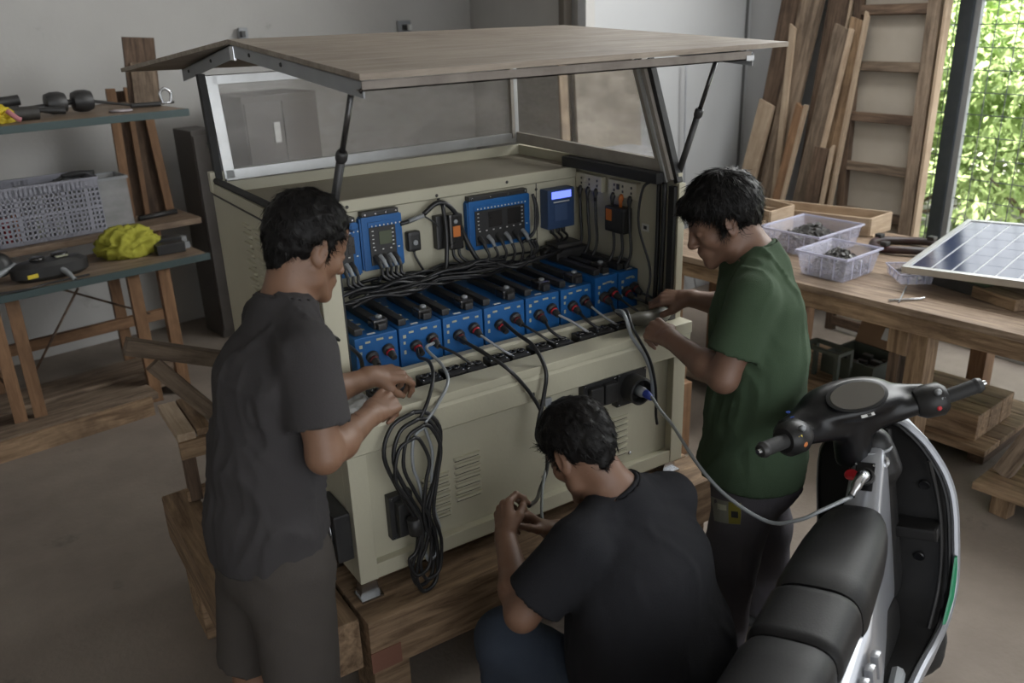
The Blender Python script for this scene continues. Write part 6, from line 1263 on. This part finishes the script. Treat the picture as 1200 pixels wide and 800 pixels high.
hR, tR = hand((1.196, -.042, 1.041), (-.62, .76, -.05), (-.25, -.30, .92), -1, [(25, 55, 35), (35, 60, 35), (42, 60, 35), (50, 60, 35)], thumb=((.75, .55, -.35), (.95, .25, -.35), (.95, -.05, -.4)), s=.95)
kL, kR = (.955, -.505, .40), (1.195, -.425, .38)
legs = limb((1.03, -.515, .72), kL, (.905, -.525, .08), (.068, .046, .034), .015) + limb((1.155, -.395, .72), kR, (1.215, -.44, .08), (.068, .046, .034), .015)
prims = o + nk + torso + arms + hR + hL + legs
build_skin(prims, cu, o2, c2, [(HR.O - .18, HR.O + np.array((.18, .18, .18)), .0032), ((.84, -.30, .92), (1.26, .16, 1.12), .003), ((.82, -.56, .90), (1.0, -.29, 1.12), .005), ((1.20, -.30, .95), (1.38, -.02, 1.12), .005), ((.70, -.70, .02), (1.40, .0, 1.30), .014)], pr, 'skin_b')
nails(tR + tL, pr); face_details(HR, pr, 5); hair(HR, pr, 8, front=.068, fl=.056, vol=1.08, n=9500, ln=.034, fringe=.006, nape=-.058)
P3 = lambda f, l, z, c=(1.10, -.42): np.array((c[0] + FR[0] * f + LR[0] * l, c[1] + FR[1] * f + LR[1] * l, z))
sp_ = [(ecap((1.062, -.460, .62), (1.083, -.450, .80), LR, .190, .158, .180, .142), 0), (ecap((1.088, -.452, .80), (1.100, -.428, .99), LR, .178, .138, .175, .130), .03), (ecap((1.100, -.428, .99), (1.108, -.402, 1.12), LR, .175, .130, .172, .118), .03), (ecap((1.108, -.402, 1.12), (1.118, -.382, 1.205), LR, .170, .115, .13, .075), .04), (cap(aL[0], nb + LR * .05 - (0, 0, .01), .058, .05), .03), (cap(aR[0], nb - LR * .05 - (0, 0, .01), .058, .05), .03), (cap((1.115, -.385, 1.19), nb, .080, .052), .03),
       ]
up = np.array(aL[1]) - np.array(aL[0]); upr = np.array(aR[1]) - np.array(aR[0])
garment('t_shirt', (.78, -.74, .56), (1.42, -.02, 1.36), .0075, sp_, [], [((1.072, -.465, .655), (0, 0, -1), .32)], 'tee_green', pr, 21, .015, (12, 12, 4), sleeves=[neckline(nb, HR)[0], sleeve(aL[0], np.array(aL[0]) + up * .70, .064, .074), sleeve(aR[0], np.array(aR[0]) + upr * .62, .062, .070)], collar=neckline(nb, HR)[1])
tro = garment('trousers', (.72, -.72, .02), (1.42, -.22, .82), .009, [(ecap((1.085, -.455, .80), (1.088, -.458, .64), LR, .158, .122, .172, .135), 0), (cap((1.022, -.508, .70), (.950, -.502, .40), .098, .080), .04), (cap((.950, -.502, .40), (.903, -.525, .04), .080, .070), .03), (cap((1.150, -.395, .70), (1.195, -.425, .38), .098, .078), .04), (cap((1.195, -.425, .38), (1.215, -.44, .04), .078, .070), .03)], [], [((.907, -.525, .06), (0, 0, -1), .10), ((1.214, -.44, .06), (0, 0, -1), .10)], 'trouser', pr, 13, .009, (8, 8, 5))
from mathutils.bvhtree import BVHTree
bvh = BVHTree.FromPolygons([v.co for v in tro.data.vertices], [tuple(p.vertices) for p in tro.data.polygons])
def patch(name, x0, x1, z0, z1, off, m, n=6):
    # a sewn patch: a small grid laid onto the trouser leg
    d = Vector((.50, .80, -.33)).normalized(); rt = Vector((.84, -.54, 0)); up_ = rt.cross(d); c0 = Vector((.892, -.545, .598)); g = []
    for j in range(n + 1):
        for i in range(n + 1):
            o_ = c0 + rt * (x0 + (x1 - x0) * i / n) + up_ * (z0 + (z1 - z0) * j / n) - d * .3; h_ = bvh.ray_cast(o_, d); g.append((h_[0] if h_[0] else o_ + d * .4) - d * off)
    me = bpy.data.meshes.new(name); me.from_pydata(g, [], [(j * (n + 1) + i, j * (n + 1) + i + 1, (j + 1) * (n + 1) + i + 1, (j + 1) * (n + 1) + i) for j in range(n) for i in range(n)]); return obj_me(name, me, m, tro)
patch('patch', -.030, .030, -.032, .032, .0030, mat('grey_white_patch', (.20, .20, .17), .8)); patch('patch_panel', .000, .029, -.031, .031, .0042, mat('dull_yellow_patch', (.22, .19, .03), .8)); patch('patch_mark', .006, .022, -.012, .006, .0052, 'rubber', 3); patch('patch_mark', -.022, -.004, .004, .020, .0042, 'ochre', 3)
shoe('shoe', (.905, -.53, 0), FR, 'black', pr); shoe('shoe', (1.215, -.445, 0), FR, 'black', pr)

# ---- the crouching man in front
pc = thing('person', 'man in a black t-shirt and blue jeans crouching with his back to the camera', 'person', (.46, -.62, 0))
HC = Head((.398, -.506, .935), 96, 40, .95); nb = np.array((.442, -.590, .845)); FC = np.array((-.174, .985, 0)); LC = np.array((-.985, -.174, 0))
o, cu, o2, c2, nk = HC.prims(nb)
aL = ((.285, -.640, .795), (.155, -.598, .640), (.246, -.395, .695)); aR = ((.610, -.590, .775), (.580, -.400, .590), (.425, -.335, .618))
torso = [(ecap((.490, -.745, .30), (.475, -.715, .48), LC, .150, .100, .145, .1), .03), (ecap((.475, -.715, .48), (.455, -.66, .68), LC, .145, .1, .16, .105), .03), (ecap((.455, -.66, .68), (.448, -.615, .79), LC, .155, .10, .12, .06), .04), (cap(aL[0], nb, .045, .045), .03), (cap(aR[0], nb, .045, .045), .03)]
arms = limb(*aL, (.046, .038, .026)) + limb(*aR, (.046, .037, .026))
hL, tL = hand((.248, -.388, .698), (.42, .72, .50), (-.86, .10, .42), 1, [(40, 60, 30), (48, 65, 35), (55, 70, 35), (60, 70, 35)], thumb=((.8, .35, -.5), (.9, -.05, -.45), (.8, -.3, -.4)))
hR, tR = hand((.418, -.333, .620), (-.66, .30, .62), (.62, .15, .55), -1, [(20, 35, 20), (45, 60, 30), (55, 65, 35), (60, 70, 35)], thumb=((.8, .5, -.3), (.95, .2, -.3), (.95, -.1, -.3)))
kL, kR = (.205, -.430, .435), (.60, -.385, .43)
legs = limb((.405, -.715, .27), kL, (.215, -.45, .08), (.070, .050, .034), .015) + limb((.575, -.715, .27), kR, (.575, -.43, .08), (.070, .050, .034), .015)
prims = o + nk + torso + arms + hR + hL + legs
build_skin(prims, cu, o2, c2, [(HC.O - .17, HC.O + np.array((.17, .17, .17)), .0034), ((.14, -.48, .56), (.47, -.24, .82), .003), ((.08, -.70, .58), (.25, -.46, .80), .005), ((.02, -.90, .02), (.78, -.26, .87), .014)], pc, 'skin_c')
nails(tR + tL, pc); face_details(HC, pc, 7); hair(HC, pc, 17, vol=1.05, n=8500, ln=.025, nape=-.060)
sp_ = [(ecap((.492, -.745, .26), (.474, -.722, .46), LC, .200, .165, .205, .160), 0), (ecap((.466, -.718, .46), (.450, -.664, .67), LC, .208, .160, .204, .135), .03), (ecap((.458, -.672, .67), (.448, -.625, .775), LC, .188, .118, .15, .075), .04), (cap(aL[0], nb + LC * .05 - (0, 0, .012), .060, .05), .03), (cap(aR[0], nb - LC * .05 - (0, 0, .012), .060, .05), .03), (cap((.448, -.62, .77), nb, .080, .052), .03), (cap((.37, -.60, .64), (.345, -.655, .42), .075, .085), .05),
       ]
up = np.array(aL[1]) - np.array(aL[0]); upr = np.array(aR[1]) - np.array(aR[0])
garment('t_shirt', (.04, -.96, .20), (.78, -.32, .95), .0075, sp_, [], [((.49, -.745, .27), (0, 0, -1), .3)], 'tee_black', pc, 31, .013, (13, 13, 4), sleeves=[neckline(nb, HC)[0], sleeve(aL[0], np.array(aL[0]) + up * .78, .066, .078), sleeve(aR[0], np.array(aR[0]) + upr * .72, .066, .074)], collar=neckline(nb, HC)[1])
garment('jeans', (.02, -.94, .02), (.78, -.24, .60), .009, [(ecap((.488, -.735, .38), (.49, -.74, .22), LC, .160, .125, .172, .140), 0), (cap((.40, -.715, .27), (.208, -.435, .430), .110, .080), .04), (cap((.208, -.435, .430), (.215, -.452, .06), .078, .066), .02), (cap((.58, -.715, .27), (.60, -.39, .425), .110, .080), .04), (cap((.60, -.39, .425), (.575, -.432, .06), .078, .066), .02)], [], [((.215, -.452, .075), (0, 0, -1), .10), ((.575, -.432, .075), (0, 0, -1), .10)], 'denim', pc, 41, .009, (8, 8, 6))
shoe('shoe', (.212, -.455, 0), FC, 'rubber', pc); shoe('shoe', (.572, -.435, 0), FC, 'rubber', pc)
t = thing('low_stool', 'low wooden stool under the crouching man', 'stool', (.49, -.75, 0)); board('seat', (.38, -.76, .125), (.60, -.76, .125), .18, .03, 'wood', t); board('leg', (.40, -.76, 0), (.40, -.76, .11), .16, .03, 'wood', t, (1, 0, 0)); board('leg', (.58, -.76, 0), (.58, -.76, .11), .16, .03, 'wood', t, (1, 0, 0))
